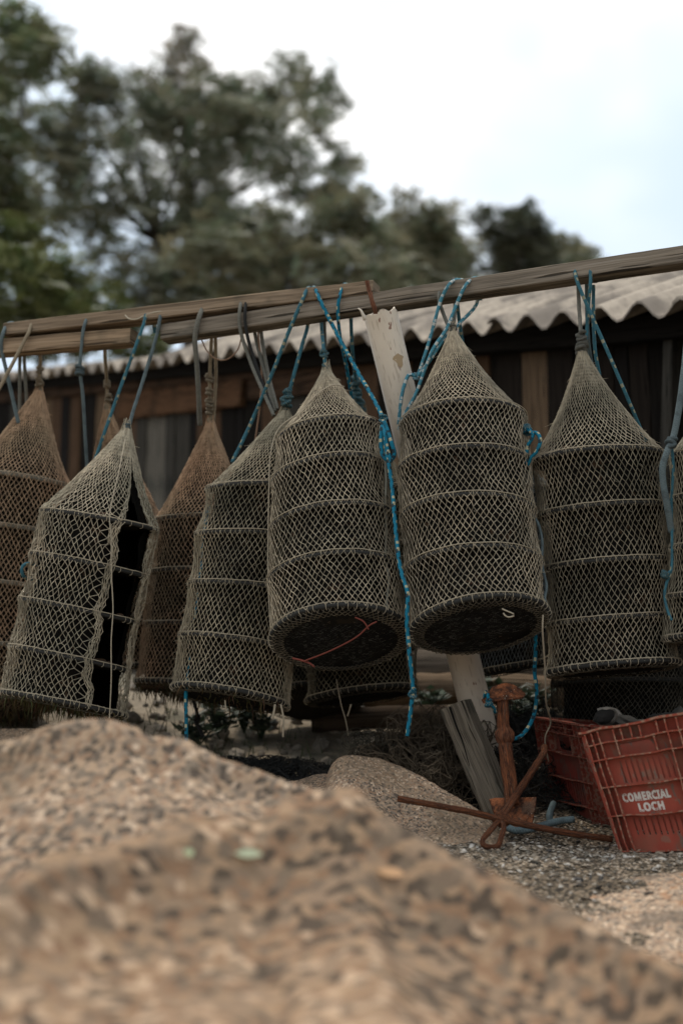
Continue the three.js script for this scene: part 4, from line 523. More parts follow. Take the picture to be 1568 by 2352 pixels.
rope('rope', 'bright teal rope with yellow flecks tied beside the middle net', [[716, 692, 0.05], [718, 665, 0.035], [724, 664, -0.02], [735, 690, -0.05], [769, 758, -0.07], [815, 843, -0.12], [875, 952, 3.86], [880, 975, 3.84], [885, 1020, 3.81], [893, 1070, 3.79], [899, 1110, 3.77], [909, 1223, 3.71], [919, 1305, 3.67], [931, 1345, 3.64], [936, 1365, 3.63], [934, 1420, 3.62], [940, 1503, 3.62], [948, 1585, 3.62], [946, 1605, 3.62], [941, 1645, 3.62], [935, 1690, 3.62]], 0.0058, Mteal, { knots: [[880, 962, 3.845, 0.0068], [948, 1592, 3.62, 0.0062]], more: [[[880, 965, 3.835], [875, 1005, 3.82], [879, 1046, 3.81], [893, 1058, 3.8], [905, 1046, 3.8], [899, 1018, 3.8], [888, 985, 3.82], [882, 968, 3.83]], [[878, 968, 3.84], [884, 1000, 3.81], [890, 1035, 3.8], [897, 1062, 3.79]]] });
rope('rope', 'teal rope with flecks hanging over the rail behind the plastic pipe', [[806, 700, 0.05], [802, 660, 0.045], [789, 654, 0.0], [780, 680, -0.045], [776, 705, -0.045], [779, 760, -0.02], [795, 840, 0.1], [809, 922, 0.2]], 0.005, Mteal);
rope('rope', 'pale blue ropes with white flecks looped over the rail at the pipe', [[1068, 690, 0.05], [1066, 648, 0.04], [1051, 643, 0.0], [1032, 652, -0.045], [1014, 684, -0.05], [991, 763, -0.06], [972, 825, -0.08], [955, 864, -0.09], [940, 860, -0.1], [928, 885, -0.11], [919, 932, -0.12], [915, 975, -0.12]], 0.0052, MtealPale, { knots: [[955, 866, -0.09, 0.0055]], more: [[[1103, 690, 0.05], [1102, 645, 0.04], [1089, 639, 0.0], [1068, 656, -0.045], [1048, 699, -0.05], [1025, 755, -0.07], [995, 800, -0.09], [976, 846, -0.1], [954, 906, -0.11], [927, 956, -0.12], [915, 988, -0.12]], [[1098, 670, 0.05], [1093, 699, 0.045], [1055, 742, -0.02], [1016, 783, -0.07], [985, 830, -0.09], [958, 866, -0.09]]] });
rope('rope', 'teal rope slanting from the rail across the frayed cone', [[1310, 650, 0.05], [1311, 618, 0.04], [1318, 609, 0.0], [1323, 642, -0.045], [1353, 714, -0.05], [1391, 800, -0.05], [1440, 914, -0.04], [1482, 1014, 3.83]], 0.0052, MtealOld);
rope('rope', 'teal loop hung over the rail above the frayed cone knot', [[1367, 650, 0.05], [1364, 606, 0.04], [1355, 602, 0.0], [1355, 650, -0.045], [1350, 700, -0.03], [1347, 755, -0.02], [1344, 785, 3.86]], 0.005, MtealOld, { more: [[[1362, 655, 0.05], [1362, 740, 0.04], [1367, 816, 0.03], [1376, 862, 0.04]]] });
rope('rope', 'thick braided grey rope hanging down between two nets', [[1598, 575, -0.02], [1590, 620, -0.05], [1568, 865, 3.64], [1546, 1000, 3.62], [1532, 1035, 3.6], [1521, 1070, 3.6], [1521, 1100, 3.6], [1527, 1140, 3.6], [1535, 1185, 3.61], [1541, 1222, 3.62]], 0.0085, MgreyBlue, { knots: [[1541, 1016, 3.61, 0.009]] });
rope('rope', 'thin teal rope with a frayed knot below the thick braided rope', [[1541, 1020, 3.63], [1545, 1070, 3.62], [1541, 1150, 3.62], [1542, 1242, 3.61], [1540, 1310, 3.6], [1530, 1338, 3.59], [1525, 1366, 3.59], [1531, 1400, 3.58], [1541, 1425, 3.57]], 0.0038, MtealOld, { knots: [[1526, 1320, 3.59, 0.006]], more: [[[1541, 1308, 3.6], [1533, 1317, 3.59], [1519, 1325, 3.59]]] });
rope('rope', 'bright blue rope lashing where the mud stained net meets the frayed one', [[1206, 984, 3.82], [1219, 993, 3.78], [1234, 996, 3.75], [1240, 1012, 3.74], [1232, 1036, 3.74], [1218, 1052, 3.75], [1210, 1070, 3.76], [1207, 1052, 3.76], [1213, 1020, 3.76], [1224, 1000, 3.76], [1214, 988, 3.78]], 0.0052, Mteal, { knots: [[1209, 986, 3.81, 0.008]] });
rope('rope', 'blue rope with flecks hanging in a loop behind the rusty anchor', [[1226, 1405, 3.84], [1229, 1450, 3.82], [1229, 1500, 3.82], [1227, 1544, 3.82], [1232, 1590, 3.82], [1222, 1652, 3.82], [1196, 1690, 3.8], [1177, 1697, 3.79], [1160, 1692, 3.8], [1150, 1670, 3.8]], 0.0052, Mteal);
rope('cord', 'thin white string trailing down over the dull red crate', [[1246, 1412, 3.62], [1245, 1442, 3.62], [1251, 1540, 3.7], [1253, 1612, 3.78], [1263, 1664, 3.9], [1252, 1690, 3.92], [1253, 1722, 3.95], [1259, 1748, 3.98]], 0.0022, Mcord, { cat: 'cord' });
rope('rope', 'short blue rope end hanging below the slanting net', [[429, 1560, 3.99], [427, 1600, 3.98], [428, 1650, 3.98], [428, 1712, 3.98]], 0.0052, Mteal);
rope('rope', 'black knotted rope end beside the short blue rope end', [[436, 1570, 4.4], [442, 1600, 4.4], [453, 1640, 4.4], [451, 1656, 4.4], [467, 1692, 4.4]], 0.0055, Mblack, { knots: [[452, 1650, 4.4, 0.006]] });
rope('rope', 'small faded blue rope ring poking out of the torn net', [[84, 1298, 4.08], [66, 1294, 4.05], [53, 1300, 4.04], [51, 1315, 4.04], [60, 1328, 4.06], [76, 1330, 4.09]], 0.005, MtealOld);

// ---------------------------------------------------------------- red crates
const font = await new FontLoader().loadAsync('fonts/droid/droid_sans_bold.typeface.json');
// corners: [TL, TR, BL, BR] of the face in view; away: vector into the crate
function crate(label, corners, away, size, M, ME, o) {
  const g = thing('plastic_crate', label, 'crate', 'red crates on the shell bed'), [TL, TR, BL, BR] = corners, [LX, H, LZ] = size;
  const map = (x, y, z) => { const u = x / LX, v = y / H, a = BL.clone().lerp(BR, u), b = TL.clone().lerp(TR, u), p = a.lerp(b, v); return p.addScaledVector(away, z / LZ * (1 - 0.03 * (1 - v))); };
  const warp = geo => { const p = geo.attributes.position; for (let i = 0; i < p.count; i++) { const q = map(p.getX(i), p.getY(i), p.getZ(i)); p.setXYZ(i, q.x, q.y, q.z); } geo.computeVertexNormals(); return toCreasedNormals(geo, 0.5); };
  const uvm = geo => { const p = geo.attributes.position, u = geo.attributes.uv; for (let i = 0; i < p.count; i++) u.setXY(i, p.getX(i) + p.getZ(i), p.getY(i)); return geo; };
  const box = (x0, x1, y0, y1, z0, z1, n = [1, 1, 1]) => { const b = new THREE.BoxGeometry(x1 - x0, y1 - y0, z1 - z0, ...n); b.translate((x0 + x1) / 2, (y0 + y1) / 2, (z0 + z1) / 2); return uvm(b); };
  const wob = (geo, k) => { const p = geo.attributes.position; for (let i = 0; i < p.count; i++) { const x = p.getX(i), y = p.getY(i); p.setXYZ(i, x + k * fbm3(y * 30, x * 9, o.seed, 2), y + k * fbm3(x * 22, y * 9, o.seed + 3, 2), p.getZ(i)); } return geo; };
  const wall = (holes, z0) => { const s = new THREE.Shape([[0, 0], [LX, 0], [LX, H], [0, H]].map(a => new THREE.Vector2(...a))); for (const h of holes) s.holes.push(new THREE.Path(h.map(a => new THREE.Vector2(a[0] * LX, a[1] * H)))); const e = new THREE.ExtrudeGeometry(s, { depth: 0.003, bevelEnabled: false, curveSegments: 6 }); e.translate(0, 0, z0); return uvm(e); };
  const slot = (u, v0, v1, w, sk = 0) => [[u - w, v0], [u + w, v0], [u + w + sk, v1], [u - w + sk, v1]], hand = (u0, u1, v0, v1) => [[u0 + 0.02, v0], [u1 - 0.015, v0], [u1, v0 + 0.03], [u1 - 0.01, v1 - 0.03], [u1 - 0.03, v1], [u0 + 0.01, v1], [u0 - 0.01, v1 - 0.02], [u0, v0 + 0.03]];
  const holes = []; for (const s of o.slots) for (let k = 0; k < s.n; k++) holes.push(slot(lerp(s.u0, s.u1, k / (s.n - 1)), s.v0 + (s.cut ? 0.03 * Math.abs(k - s.n / 2) / s.n : 0), s.v1, s.w)); for (const h of o.hands) holes.push(hand(...h));
  const fw = mesh('front_wall', warp(wall(holes, 0)), M, g);
  mesh('back_wall', warp(wall(holes.slice(0, 8), LZ - 0.003)), M, g);
  const sw = [[0, 0.003], [LX - 0.003, LX]].map(([a, b]) => mesh('side_wall', warp(box(a, b, 0, H, 0.004, LZ - 0.004, [1, 4, 4])), M, g));
  mesh('crate_floor', warp(box(0.004, LX - 0.004, 0.002, 0.006, 0.004, LZ - 0.004)), M, g);
  const D = 0.026, T = 0.0032;   // ribs stand D proud of the walls
  for (const [v, u0, u1, dd = D] of o.rows) mesh('rib', warp(wob(box(u0 * LX, u1 * LX, v * H - T / 2, v * H + T / 2, -dd, -0.0002, [Math.max(2, Math.round((u1 - u0) * 30)), 1, 1]), 0.004)), ME, fw);
  for (const [u, v0, v1, sk = 0] of o.cols) { const b = box(u * LX - T / 2, u * LX + T / 2, v0 * H + T / 2, v1 * H - T / 2, -D + 0.001, -0.0002, [1, Math.max(2, Math.round((v1 - v0) * 14)), 1]); if (sk) { const p = b.attributes.position; for (let i = 0; i < p.count; i++) p.setX(i, p.getX(i) + sk * LX * (p.getY(i) / H - v0) / (v1 - v0)); } mesh('rib', warp(wob(b, 0.0025)), ME, fw); }
  for (const v of [0.004, 0.3, 0.54, 0.765, 0.9, 0.998]) for (const s of [0, 1]) mesh('rib', warp(box(s ? LX + 0.0002 : -0.012, s ? LX + 0.012 : -0.0002, v * H - T / 2, v * H + T / 2, 0.004, LZ - 0.004, [1, 1, 6])), ME, sw[s]);
  for (const z of [0.006, 0.03, 0.08, 0.14, 0.2, 0.26]) for (const s of [0, 1]) mesh('rib', warp(box(s ? LX + 0.0002 : -0.011, s ? LX + 0.011 : -0.0002, 0.004, H - 0.003, z, z + T, [1, 6, 1])), M, sw[s]);
  mesh('rim', warp(wob(box(-0.013, LX + 0.013, H, H + 0.005, -D - 0.003, 0.006, [30, 1, 1]), 0.004)), ME, g);
  mesh('rim', warp(wob(box(-0.013, 0.006, H + 0.0003, H + 0.0053, 0.0064, LZ, [1, 1, 20]), 0.003)), ME, g); mesh('rim', warp(box(LX - 0.006, LX + 0.013, H + 0.0003, H + 0.0053, 0.0064, LZ, [1, 1, 20])), ME, g); mesh('rim', warp(box(0.0064, LX - 0.0064, H, H + 0.005, LZ - 0.006, LZ + 0.013, [20, 1, 1])), ME, g);
  for (const [txt, u0, u1, vb, h, sl = 0] of o.text || []) {
    const t = new TextGeometry(txt, { font, size: h * H, depth: 0.0012, curveSegments: 4, bevelEnabled: true, bevelSize: 0.0009, bevelThickness: 0.0001, bevelSegments: 1 }); t.computeBoundingBox(); const b = t.boundingBox, k = (u1 - u0) * LX / (b.max.x - b.min.x), p = t.attributes.position;
    for (let i = 0; i < p.count; i++) { const x = (p.getX(i) - b.min.x) * k; p.setXYZ(i, u0 * LX + x, vb * H + p.getY(i) - b.min.y + sl * x, -0.0016 + (p.getZ(i) > 0.0006 ? 0.0012 : 0)); }
    mesh('lettering', warp(t), o.ink, fw);
  }
  if (o.wavy) for (let k = 0; k < 3; k++) { const ps = []; for (let i = 0; i <= 12; i++) { const u = lerp(0.27, 0.64, i / 12); ps.push(map(u * LX, (0.972 - k * 0.034 + 0.008 * Math.sin(i * 1.57)) * H, -0.01)); } mesh('rib', bar(ps, 0.0022, { n: 5, seg: 0.006 }), ME, fw); }
  return { g, map };
}
const inkMap = tex(256, 256, (u, v) => mix3([0.7, 0.65, 0.58], [0.3, 0.13, 0.09], 0.8 * step(0.63, 0.69, tf(u, v, 14, 14, 161, 4))));
const rows1 = [[0.895, 0.062, 0.375], [0.895, 0.625, 0.938], [0.895, 0, 0.062], [0.895, 0.375, 0.625], [0.765, 0, 1, 0.0268], [0.54, 0, 1, 0.0268], [0.3, 0, 1, 0.0268], [0.006, 0, 1, 0.0268]];
const cols1 = [0, 0.03, 0.062, 0.378, 0.43, 0.57, 0.622, 0.938, 0.97, 1].map(u => [u, 0.01, 1]).concat([0.135, 0.17, 0.215, 0.257, 0.338, 0.662, 0.743, 0.785, 0.83, 0.865].map(u => [u, 0.897, 0.997]), [[0.135, 0.768, 0.893], [0.312, 0.768, 0.893], [0.69, 0.768, 0.893], [0.865, 0.768, 0.893]]);
const dFront = V(0.11, -0.02, -0.322);
crate('bright red plastic crate with white lettering on the shell bed', [P(1343, 1687, 3.42), P(1842, 1592, 3.26), P(1432, 1960, 3.42), P(1914, 1936, 3.26)], dFront, [0.5, 0.29, 0.34], Mcrate, Medge, {
  seed: 3, rows: rows1, cols: cols1, slots: [{ n: 10, u0: 0.12, u1: 0.355, v0: 0.565, v1: 0.745, w: 0.0042 }, { n: 10, u0: 0.645, u1: 0.88, v0: 0.565, v1: 0.745, w: 0.0042 }, { n: 10, u0: 0.1, u1: 0.355, v0: 0.13, v1: 0.282, w: 0.0036, cut: 1 }, { n: 10, u0: 0.645, u1: 0.9, v0: 0.13, v1: 0.282, w: 0.0036, cut: 1 }],
  hands: [[0.15, 0.302, 0.78, 0.882], [0.7, 0.852, 0.78, 0.882]], text: [['COMERCIAL', 0.078, 0.308, 0.412, 0.064], ['LOCH', 0.14, 0.264, 0.324, 0.064]], ink: matte(0xffffff, { map: rep(inkMap, 1 / 0.12), roughness: 0.7 }) });
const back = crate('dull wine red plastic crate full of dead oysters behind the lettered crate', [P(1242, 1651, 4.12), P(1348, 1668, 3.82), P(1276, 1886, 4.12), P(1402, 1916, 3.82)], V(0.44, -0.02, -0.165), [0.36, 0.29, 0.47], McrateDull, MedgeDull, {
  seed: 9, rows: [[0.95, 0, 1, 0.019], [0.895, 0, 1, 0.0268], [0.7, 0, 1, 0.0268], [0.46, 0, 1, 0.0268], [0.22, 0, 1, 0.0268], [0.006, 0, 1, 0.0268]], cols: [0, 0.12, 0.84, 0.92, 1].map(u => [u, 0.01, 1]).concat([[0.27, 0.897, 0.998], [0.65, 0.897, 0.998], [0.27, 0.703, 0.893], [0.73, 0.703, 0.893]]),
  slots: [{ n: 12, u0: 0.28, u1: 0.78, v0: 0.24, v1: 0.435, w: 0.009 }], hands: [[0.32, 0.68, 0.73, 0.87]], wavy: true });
{ // oysters heaped in the dull crate
  const r = rng(91), pal = [matte(lin(0.09, 0.085, 0.075)), matte(lin(0.2, 0.18, 0.15)), matte(lin(0.34, 0.3, 0.25)), matte(lin(0.05, 0.048, 0.044))];
  for (let i = 0; i < 44; i++) {
    const x = lerp(0.07, 0.29, r()), z = lerp(0.07, 0.4, (i % 11 + r()) / 11), lay = Math.floor(i / 11), y = 0.16 + lay * 0.046 + 0.015 * r() + (lay === 3 ? 0.015 * Math.sin(z * 20) : 0), b = new THREE.IcosahedronGeometry(0.034 + 0.02 * r(), 3), p = b.attributes.position;
    for (let k = 0; k < p.count; k++) { const q = V(p.getX(k), p.getY(k), p.getZ(k)), n = 1 + 0.55 * fbm3(q.x * 26 + i, q.y * 40, q.z * 26, 3); p.setXYZ(k, q.x * n * 1.1, q.y * n * 0.55, q.z * n * 0.75); }
    b.rotateX((r() - 0.5) * 1.6); b.rotateY(r() * 6.3); b.rotateZ((r() - 0.5) * 1.2); const c = back.map(x, y, z); b.translate(c.x, c.y, c.z); b.computeVertexNormals();
    tag(mesh('oyster_shell', b, pal[Math.floor(r() * 4)]), 'crusted grey oyster shell heaped in the dull wine red crate', 'oyster shell', 'oysters in the dull crate');
  }
}
// ---------------------------------------------------------------- rusty anchor
{
  const g = thing('anchor', 'rusty iron anchor with a mushroom fluke, crossed bars and an eye', 'anchor');
  const Z = (x, y) => [890 + 0.238 * x, 1521.5 + 0.238 * y];
  // outlines cut from plate: metres on a plane standing at (cx, cy, d) and turned a little
  const plate = (pts, d, thick, yaw, pitch, nm) => {
    const q = pts.map(a => Z(...a)), cx = q.reduce((s, a) => s + a[0], 0) / q.length, cy = q.reduce((s, a) => s + a[1], 0) / q.length, k = d / FL, s = new THREE.Shape(q.map(a => new THREE.Vector2((a[0] - cx) * k / Math.cos(yaw), (cy - a[1]) * k / Math.cos(pitch))));
    const e = new THREE.ExtrudeGeometry(s, { depth: thick, bevelEnabled: true, bevelThickness: 0.003, bevelSize: 0.003, bevelOffset: -0.001, bevelSegments: 2, curveSegments: 4 }); e.translate(0, 0, -thick / 2); e.rotateX(-pitch); e.rotateY(yaw); e.rotateX(PITCH); const c = P(cx, cy, d); e.translate(c.x, c.y, c.z);
    const p = e.attributes.position, u = e.attributes.uv; for (let i = 0; i < p.count; i++) { u.setXY(i, p.getX(i) + p.getZ(i), p.getY(i)); p.setXYZ(i, p.getX(i) + 0.0015 * fbm3(p.getX(i) * 50, p.getY(i) * 50, p.getZ(i) * 50, 2), p.getY(i) + 0.002 * fbm3(p.getY(i) * 50, p.getX(i) * 50, 3, 2), p.getZ(i)); } e.computeVertexNormals(); return mesh(nm, toCreasedNormals(e, 0.6), Mrust, g);
  };
  const z = (x, y, d) => P(...Z(x, y), d);
  plate([[920, 352], [932, 378], [1050, 366], [1160, 356], [1285, 352], [1306, 322], [1245, 258], [1190, 226], [1130, 213], [1075, 222], [1030, 240], [985, 285], [965, 325]], 3.74, 0.03, 0.25, 0.2, 'fluke');
  const sh = [[1105, 330, 3.74], [1108, 450, 3.735], [1113, 590, 3.73], [1122, 650, 3.725], [1127, 715, 3.72], [1128, 780, 3.715], [1136, 830, 3.71], [1150, 960, 3.7], [1166, 1090, 3.69], [1182, 1230, 3.68], [1196, 1370, 3.67]], rr = [0.0135, 0.0132, 0.0128, 0.015, 0.0235, 0.019, 0.0145, 0.0145, 0.0148, 0.0155, 0.014];
  mesh('shank', bar(sh.map(a => z(...a)), t => { const f = t * 10, i = Math.min(9, Math.floor(f)); let k = lerp(rr[i], rr[i + 1], f - i); const yy = lerp(330, 1370, t), b = Math.abs(yy - 712) / 82; if (b < 1) k = Math.max(0.0168, 0.0262 * Math.sqrt(1 - b * b * 0.75)); else k = yy < 712 ? 0.0162 : 0.0182; return k; }, { n: 20, lump: 0.2, seg: 0.004 }), Mrust, g);
  plate([[985, 1348], [1040, 1338], [1200, 1332], [1420, 1318], [1415, 1400], [1386, 1530], [1290, 1570], [1165, 1592], [1090, 1530], [1020, 1440]], 3.68, 0.016, -0.15, 0.45, 'palm');
  mesh('stock_bar', bar([z(95, 1312, 3.54), z(420, 1372, 3.54), z(760, 1436, 3.54), z(1060, 1505, 3.54), z(1300, 1560, 3.53), z(1700, 1640, 3.52), [1405, 1928, 3.51]].map(a => Array.isArray(a) ? P(...a) : a), 0.0082, { n: 8, lump: 0.22, seg: 0.006 }), Mrust, g);
  mesh('stock_bar', bar([z(1085, 1520, 3.545), z(1180, 1370, 3.58), z(1290, 1200, 3.66), z(1400, 1035, 3.76), z(1500, 880, 3.86), P(1250, 1716, 3.9)], 0.0095, { n: 8, lump: 0.22, seg: 0.006 }), Mrust, g);
  mesh('eye', bar([z(1060, 1540, 3.52), z(985, 1625, 3.48), z(915, 1715, 3.44), z(925, 1765, 3.42), z(1000, 1785, 3.42), z(1060, 1770, 3.43), z(1092, 1690, 3.46), z(1118, 1590, 3.5), z(1105, 1545, 3.52)], 0.0068, { n: 8, lump: 0.2, seg: 0.005 }), Mrust, g);
  const hub = new THREE.IcosahedronGeometry(0.024, 4), p = hub.attributes.position; for (let i = 0; i < p.count; i++) { const k = 1 + 0.3 * fbm3(p.getX(i) * 60, p.getY(i) * 60, p.getZ(i) * 60, 3); p.setXYZ(i, p.getX(i) * k * 0.95, p.getY(i) * k * 0.8, p.getZ(i) * k * 0.7); } const c = z(1092, 1515, 3.545); hub.translate(c.x, c.y, c.z); hub.computeVertexNormals(); mesh('hub', hub, Mrust, g);
  rope('rope', 'bit of bright blue rope tied round the anchor fluke', [[1112, 1612, 3.76], [1114, 1592, 3.715], [1117, 1588, 3.71], [1120, 1600, 3.705], [1121, 1614, 3.705], [1130, 1622, 3.71], [1137, 1636, 3.73]], 0.0048, Mteal, { knots: [[1121, 1615, 3.706, 0.006]] });
}
rope('rope', 'frayed faded blue rope lying on the shells under the anchor bar', [[1150, 1890, 3.66], [1180, 1907, 3.62], [1215, 1905, 3.62], [1255, 1893, 3.66], [1290, 1885, 3.68], [1318, 1882, 3.68]], 0.0095, Mfaded, { more: [[[1262, 1890, 3.72], [1262, 1868, 3.78], [1270, 1846, 3.84]]] });
// ---------------------------------------------------------------- heaps of old net
function netHeap(label, c, w, dep, h, o) { // a crumpled sheet of diamond netting
  const T = new Twine(), nx = o.nx, nz = o.nz, r = rng(o.seed), grid = [];
  for (let layer = 0; layer < (o.layers || 1); layer++) {
    for (let j = 0; j <= nz; j++) { const row = []; for (let i = 0; i <= nx; i++) {
      const u = (i + (j % 2) / 2) / nx - 0.5, v = j / nz - 0.5, F = o.fr || 5, s = o.seed + layer * 13; const x = c.x + u * w + (o.mess || 0.05) * fbm3(u * F * 1.7 + s, v * F * 1.7, 1, 3) * 2, zz = c.z + v * dep + (o.mess || 0.05) * fbm3(u * F * 1.7, v * F * 1.7 + s, 5, 3) * 2;
      const dome = Math.max(0, 1 - 3.6 * (u * u + v * v)), y = groundY(x, zz) + 0.012 + h * dome * (0.55 + 0.25 * layer) + (0.2 + 0.8 * dome) * h * 0.9 * Math.abs(fbm3(u * F * 2 + s, v * F * 2, 9, 4)) * 1.6;
      row.push(V(x + (r() - 0.5) * 0.012, y + (r() - 0.5) * 0.01, zz + (r() - 0.5) * 0.012)); } grid[j] = row; }
    const cc = () => { const k = 0.6 + 0.8 * r(); return [o.col[0] * k, o.col[1] * k, o.col[2] * k]; };
    for (let j = 0; j < nz; j++) for (let i = 0; i <= nx; i++) for (const d of [j % 2 ? 0 : -1, j % 2 ? 1 : 0]) { const a = grid[j][i], b = grid[j + 1][i + d]; if (!b) continue; const m = a.clone().lerp(b, 0.5).add(V((r() - 0.5) * 0.01, (r() - 0.6) * 0.012, (r() - 0.5) * 0.01)), k = cc(), tw = o.tw || 0.0011; T.strand(a, m, tw, tw, k, k); T.strand(m, b, tw, tw, k, k); }
  }
  const g = thing('fishing_net', label, 'fishing net'); mesh('netting', T.geo(), Mtwine, g);
  return g;
}
netHeap('flat black fishing net spread on the stones below the nets', P(640, 1765, 4.15), 0.85, 0.5, 0.055, { nx: 44, nz: 60, seed: 7, col: [0.02, 0.02, 0.019], layers: 3, tw: 0.0016 });
netHeap('tangled brown fishing net heaped against the post stub', P(985, 1760, 4.16), 0.5, 0.4, 0.15, { nx: 34, nz: 46, seed: 19, col: [0.09, 0.07, 0.048], layers: 3, tw: 0.0015, mess: 0.08 });
netHeap('dark fishing net lying between the pipe foot and the dull crate', P(1215, 1822, 4.22), 0.4, 0.42, 0.14, { nx: 28, nz: 40, seed: 37, col: [0.022, 0.021, 0.019], layers: 3, tw: 0.0013, mess: 0.08 });
{ // loose mesh standing up in open loops
  const T = new Twine(), r = rng(15), g = thing('fishing_net', 'wiry loops of loose dark net standing up above the speckled boulder', 'fishing net'), k = [0.05, 0.045, 0.034];
  for (let i = 0; i < 60; i++) { const x = lerp(800, 935, r()), c = P(x, lerp(1690, 1735, r()) + 0.0009 * (x - 870) ** 2, 4.12 + 0.15 * r()), a0 = r() * 6.28, R = 0.012 + 0.016 * r(); let last = null; for (let s = 0; s <= 9; s++) { const a = a0 + s * 0.62, p = c.clone().add(V(Math.cos(a) * R * 1.3, Math.sin(a) * R, Math.sin(a * 0.7 + i) * R)); if (last) T.strand(last, p, 0.0012, 0.0012, k, k); last = p; } }
  for (let i = 0; i < 26; i++) { const x = lerp(800, 935, i / 25), a = P(x, 1745, 4.16), b = P(x + 8, 1690 + 0.001 * (x - 870) ** 2, 4.2); T.strand(a, b, 0.0011, 0.0011, k, k); }
  mesh('netting', T.geo(), Mtwine, g);
}
// ---------------------------------------------------------------- behind the rack
const log = (label, a, b, r, m, s) => tag(mesh('log', bar([a, a.clone().lerp(b, 0.33).add(V(0, 0.015, 0)), a.clone().lerp(b, 0.7).add(V(0, -0.01, 0)), b], t => r * (1 - 0.15 * t), { n: 14, lump: 0.12, seg: 0.03 }), m), label, 'log');
const onG = (x, z, up) => V(x, groundY(x, z) + up, z);
log('pale barked log lying on the ground behind the pipe', onG(0.05, -5.15, 0.06), onG(1.5, -5.05, 0.06), 0.06, wood(0.26, 0.19, 0.13), 1);
log('thin dark log lying in front of the pale barked log', onG(-0.1, -4.86, 0.04), onG(1.1, -4.8, 0.04), 0.04, wood(0.1, 0.075, 0.055), 2);
log('grey log lying in front of the blue tarpaulin', onG(0.1, -5.5, 0.08), onG(1.9, -5.35, 0.08), 0.085, wood(0.15, 0.125, 0.1), 3);
{ const ps = [onG(0.35, -5.75, 0.13), onG(0.7, -5.72, 0.15), onG(1.0, -5.72, 0.12), onG(1.35, -5.7, 0.14)]; tag(mesh('tarpaulin', bar(ps, t => 0.12 + 0.03 * Math.sin(t * 9), { n: 14, lump: 0.3, seg: 0.03 }), matte(lin(0.004, 0.05, 0.16), { roughness: 0.5 })), 'rolled blue tarpaulin on the ground behind the logs', 'tarpaulin'); }
{ // stones and litter on the bank behind the rack
  const r = rng(44), geos = [0, 1, 2].map(s => { const b = new THREE.IcosahedronGeometry(1, 2), p = b.attributes.position; for (let i = 0; i < p.count; i++) { const k = 1 + 0.5 * fbm3(p.getX(i) * 1.4 + s * 7, p.getY(i) * 1.4, p.getZ(i) * 1.4, 3); p.setXYZ(i, p.getX(i) * k, p.getY(i) * k * 0.6, p.getZ(i) * k * 0.8); } b.computeVertexNormals(); return b; });
  const im = new THREE.InstancedMesh(geos[0], matte(0xffffff), 900), m = new THREE.Matrix4(), q = new THREE.Quaternion();
  for (let i = 0; i < 900; i++) { const z = -lerp(4.3, 6.2, r()), x = lerp(-0.75, 0.75, r()) * -z * 0.36 + 0.1, s = 0.008 + 0.032 * r() ** 3; q.setFromEuler(new THREE.Euler(r(), r() * 6, r())); m.compose(onG(x, z, s * 0.3), q, V(s, s, s)); im.setMatrixAt(i, m); const k = 0.1 + 0.26 * r(); im.setColorAt(i, lin(k, k * 0.87, k * 0.7)); }
  im.name = 'pebbles'; tag(im, 'scattered pebbles and litter on the bank behind the nets', 'pebbles', null, 'stuff'); im.castShadow = im.receiveShadow = true; scene.add(im);
}
function weed(label, x, y, d, h, n, seed, tint = [0.035, 0.06, 0.035]) {
  const c = P(x, y, d), r = rng(seed), g = thing('weed', label, 'weed', 'weeds on the bank'), pos = [], idx = []; c.y = groundY(c.x, c.z);
  const stems = new Twine();
  for (let i = 0; i < n; i++) { const a = r() * 6.28, lean = 0.5 * r(), top = c.clone().add(V(Math.cos(a) * h * lean, h * (0.5 + 0.5 * r()), Math.sin(a) * h * lean)); stems.strand(c, top, 0.003, 0.0015, tint, tint);
    for (let k = 0; k < 7; k++) { const p = c.clone().lerp(top, 0.25 + 0.75 * r()), b = r() * 6.28, L = 0.025 + 0.035 * r(), dir = V(Math.cos(b), 0.2 + 0.4 * r(), Math.sin(b)).normalize(), w = V(-Math.sin(b), 0, Math.cos(b)).multiplyScalar(L * 0.28), e = p.clone().addScaledVector(dir, L), m = p.clone().addScaledVector(dir, L * 0.5).add(V(0, -0.004, 0)), s = pos.length / 3; for (const v of [p, m.clone().add(w), e, m.clone().sub(w)]) pos.push(v.x, v.y, v.z); idx.push(s, s + 1, s + 2, s, s + 2, s + 3); } }
  mesh('stems', stems.geo(), Mtwine, g); const lv = mesh('leaves', buf(pos, idx), new THREE.MeshPhysicalMaterial({ color: lin(tint[0] * 1.4, tint[1] * 1.4, tint[2] * 1.3), roughness: 0.8, transmission: 0.3, thickness: 0, side: THREE.DoubleSide }), g); lv.userData.kind = 'stuff';
}
[[560, 1690, 4.8, 0.22, 22, 1], [505, 1720, 4.7, 0.16, 18, 2], [600, 1700, 4.75, 0.16, 16, 3], [450, 1735, 4.6, 0.12, 14, 4]].forEach(a => weed('leafy dark weed growing on the bank behind the flat black net', ...a));
[[1200, 1690, 4.75, 0.16, 18, 5], [1110, 1640, 5.0, 0.14, 14, 6], [985, 1660, 4.9, 0.12, 14, 7], [1225, 1640, 4.9, 0.14, 16, 8]].forEach(a => weed('low grey green weed growing among the logs', ...a));
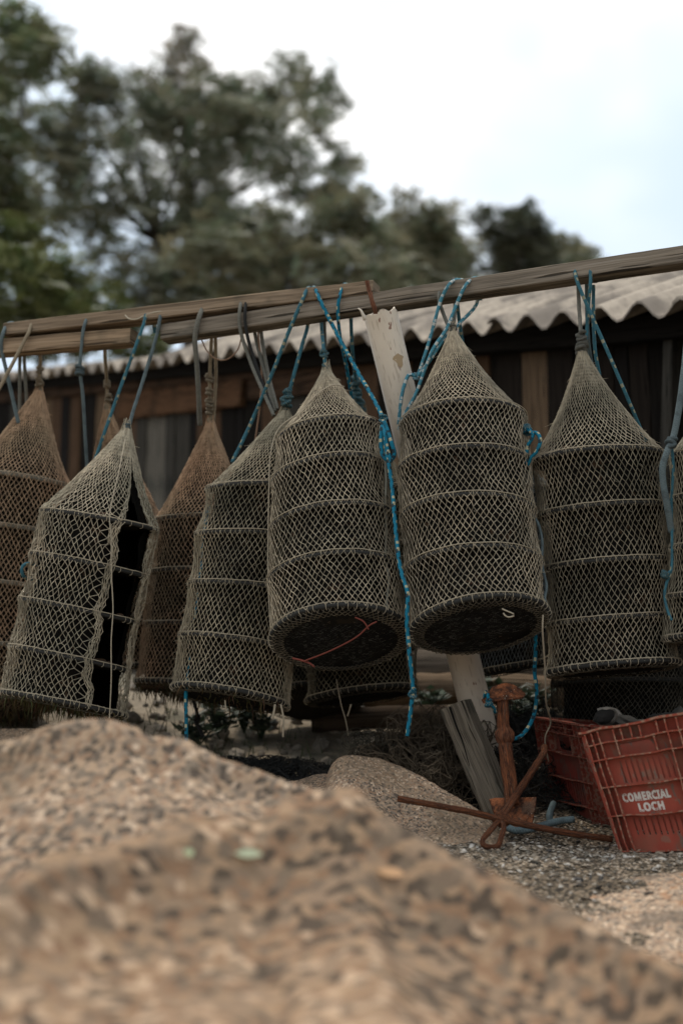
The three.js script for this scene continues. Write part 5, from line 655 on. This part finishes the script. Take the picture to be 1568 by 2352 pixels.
// grass blades and dry litter among the stones
{
  const r = rng(63), pos = [], idx = []; for (let i = 0; i < 2600; i++) { const z = -lerp(4.35, 5.8, r()), x = lerp(-1.2, 1.5, r()); if (fbm3(x * 2.2, 1, z * 2.2, 3) < 0.02) continue; const c = onG(x, z, 0), a = r() * 6.28, h = 0.03 + 0.07 * r() * r(), t = c.clone().add(V(Math.cos(a) * h * 0.6, h, Math.sin(a) * h * 0.6)), w = V(-Math.sin(a), 0, Math.cos(a)).multiplyScalar(0.0025), s = pos.length / 3; for (const v of [c.clone().add(w), c.clone().sub(w), t]) pos.push(v.x, v.y, v.z); idx.push(s, s + 1, s + 2); }
  tag(mesh('grass', buf(pos, idx), matte(lin(0.075, 0.085, 0.045), { side: THREE.DoubleSide })), 'thin grass growing on the bank under the nets', 'grass', null, 'stuff');
}
{ // a few fallen leaves caught on the huge boulder
  const spot = (x, y) => { let best = 1e9, bp = null; for (let i = 0; i <= 150; i++) for (let j = 10; j <= 98; j += 2) { const p = rockA(i / 150, j / 100), q = p.clone().sub(CAM), d = q.dot(FWD), e = Math.hypot(784 + q.dot(RT) / d * FL - x, 1176 - q.dot(UPC) / d * FL - y); if (e < best) { best = e; bp = p; } } return bp; };
  const leaf = (x, y, s, yaw, c, label) => { const p = spot(x, y), n = 8, pos = [], idx = []; for (let i = 0; i <= n; i++) { const t = i / n, w = Math.sin(Math.PI * t) ** 0.8 * 0.3; for (const k of [-1, 0, 1]) { const X = (t - 0.5) * s, Zz = k * w * s; pos.push(X * Math.cos(yaw) - Zz * Math.sin(yaw), 0.25 * s * Math.abs(k) * w + 0.006 + 0.16 * s * (t - 0.5) ** 2, X * Math.sin(yaw) + Zz * Math.cos(yaw)); } } for (let i = 0; i < n; i++) for (let k = 0; k < 2; k++) { const a = i * 3 + k; idx.push(a, a + 1, a + 3, a + 3, a + 1, a + 4); } const g = buf(pos, idx); g.rotateX(0.5); g.translate(p.x, p.y + 0.006, p.z); tag(mesh('fallen_leaf', g, matte(c, { side: THREE.DoubleSide, roughness: 0.7 })), label, 'leaf'); };
  leaf(440, 1975, 0.022, 1.2, lin(0.3, 0.34, 0.2), 'small pale green leaf scrap on the huge boulder');
  leaf(580, 2000, 0.04, 0.1, lin(0.3, 0.33, 0.22), 'long pale green leaf on the huge boulder');
  leaf(905, 2018, 0.042, 0.35, lin(0.42, 0.25, 0.13), 'orange dry leaf on the huge boulder');
}
renderer.render(scene, camera);
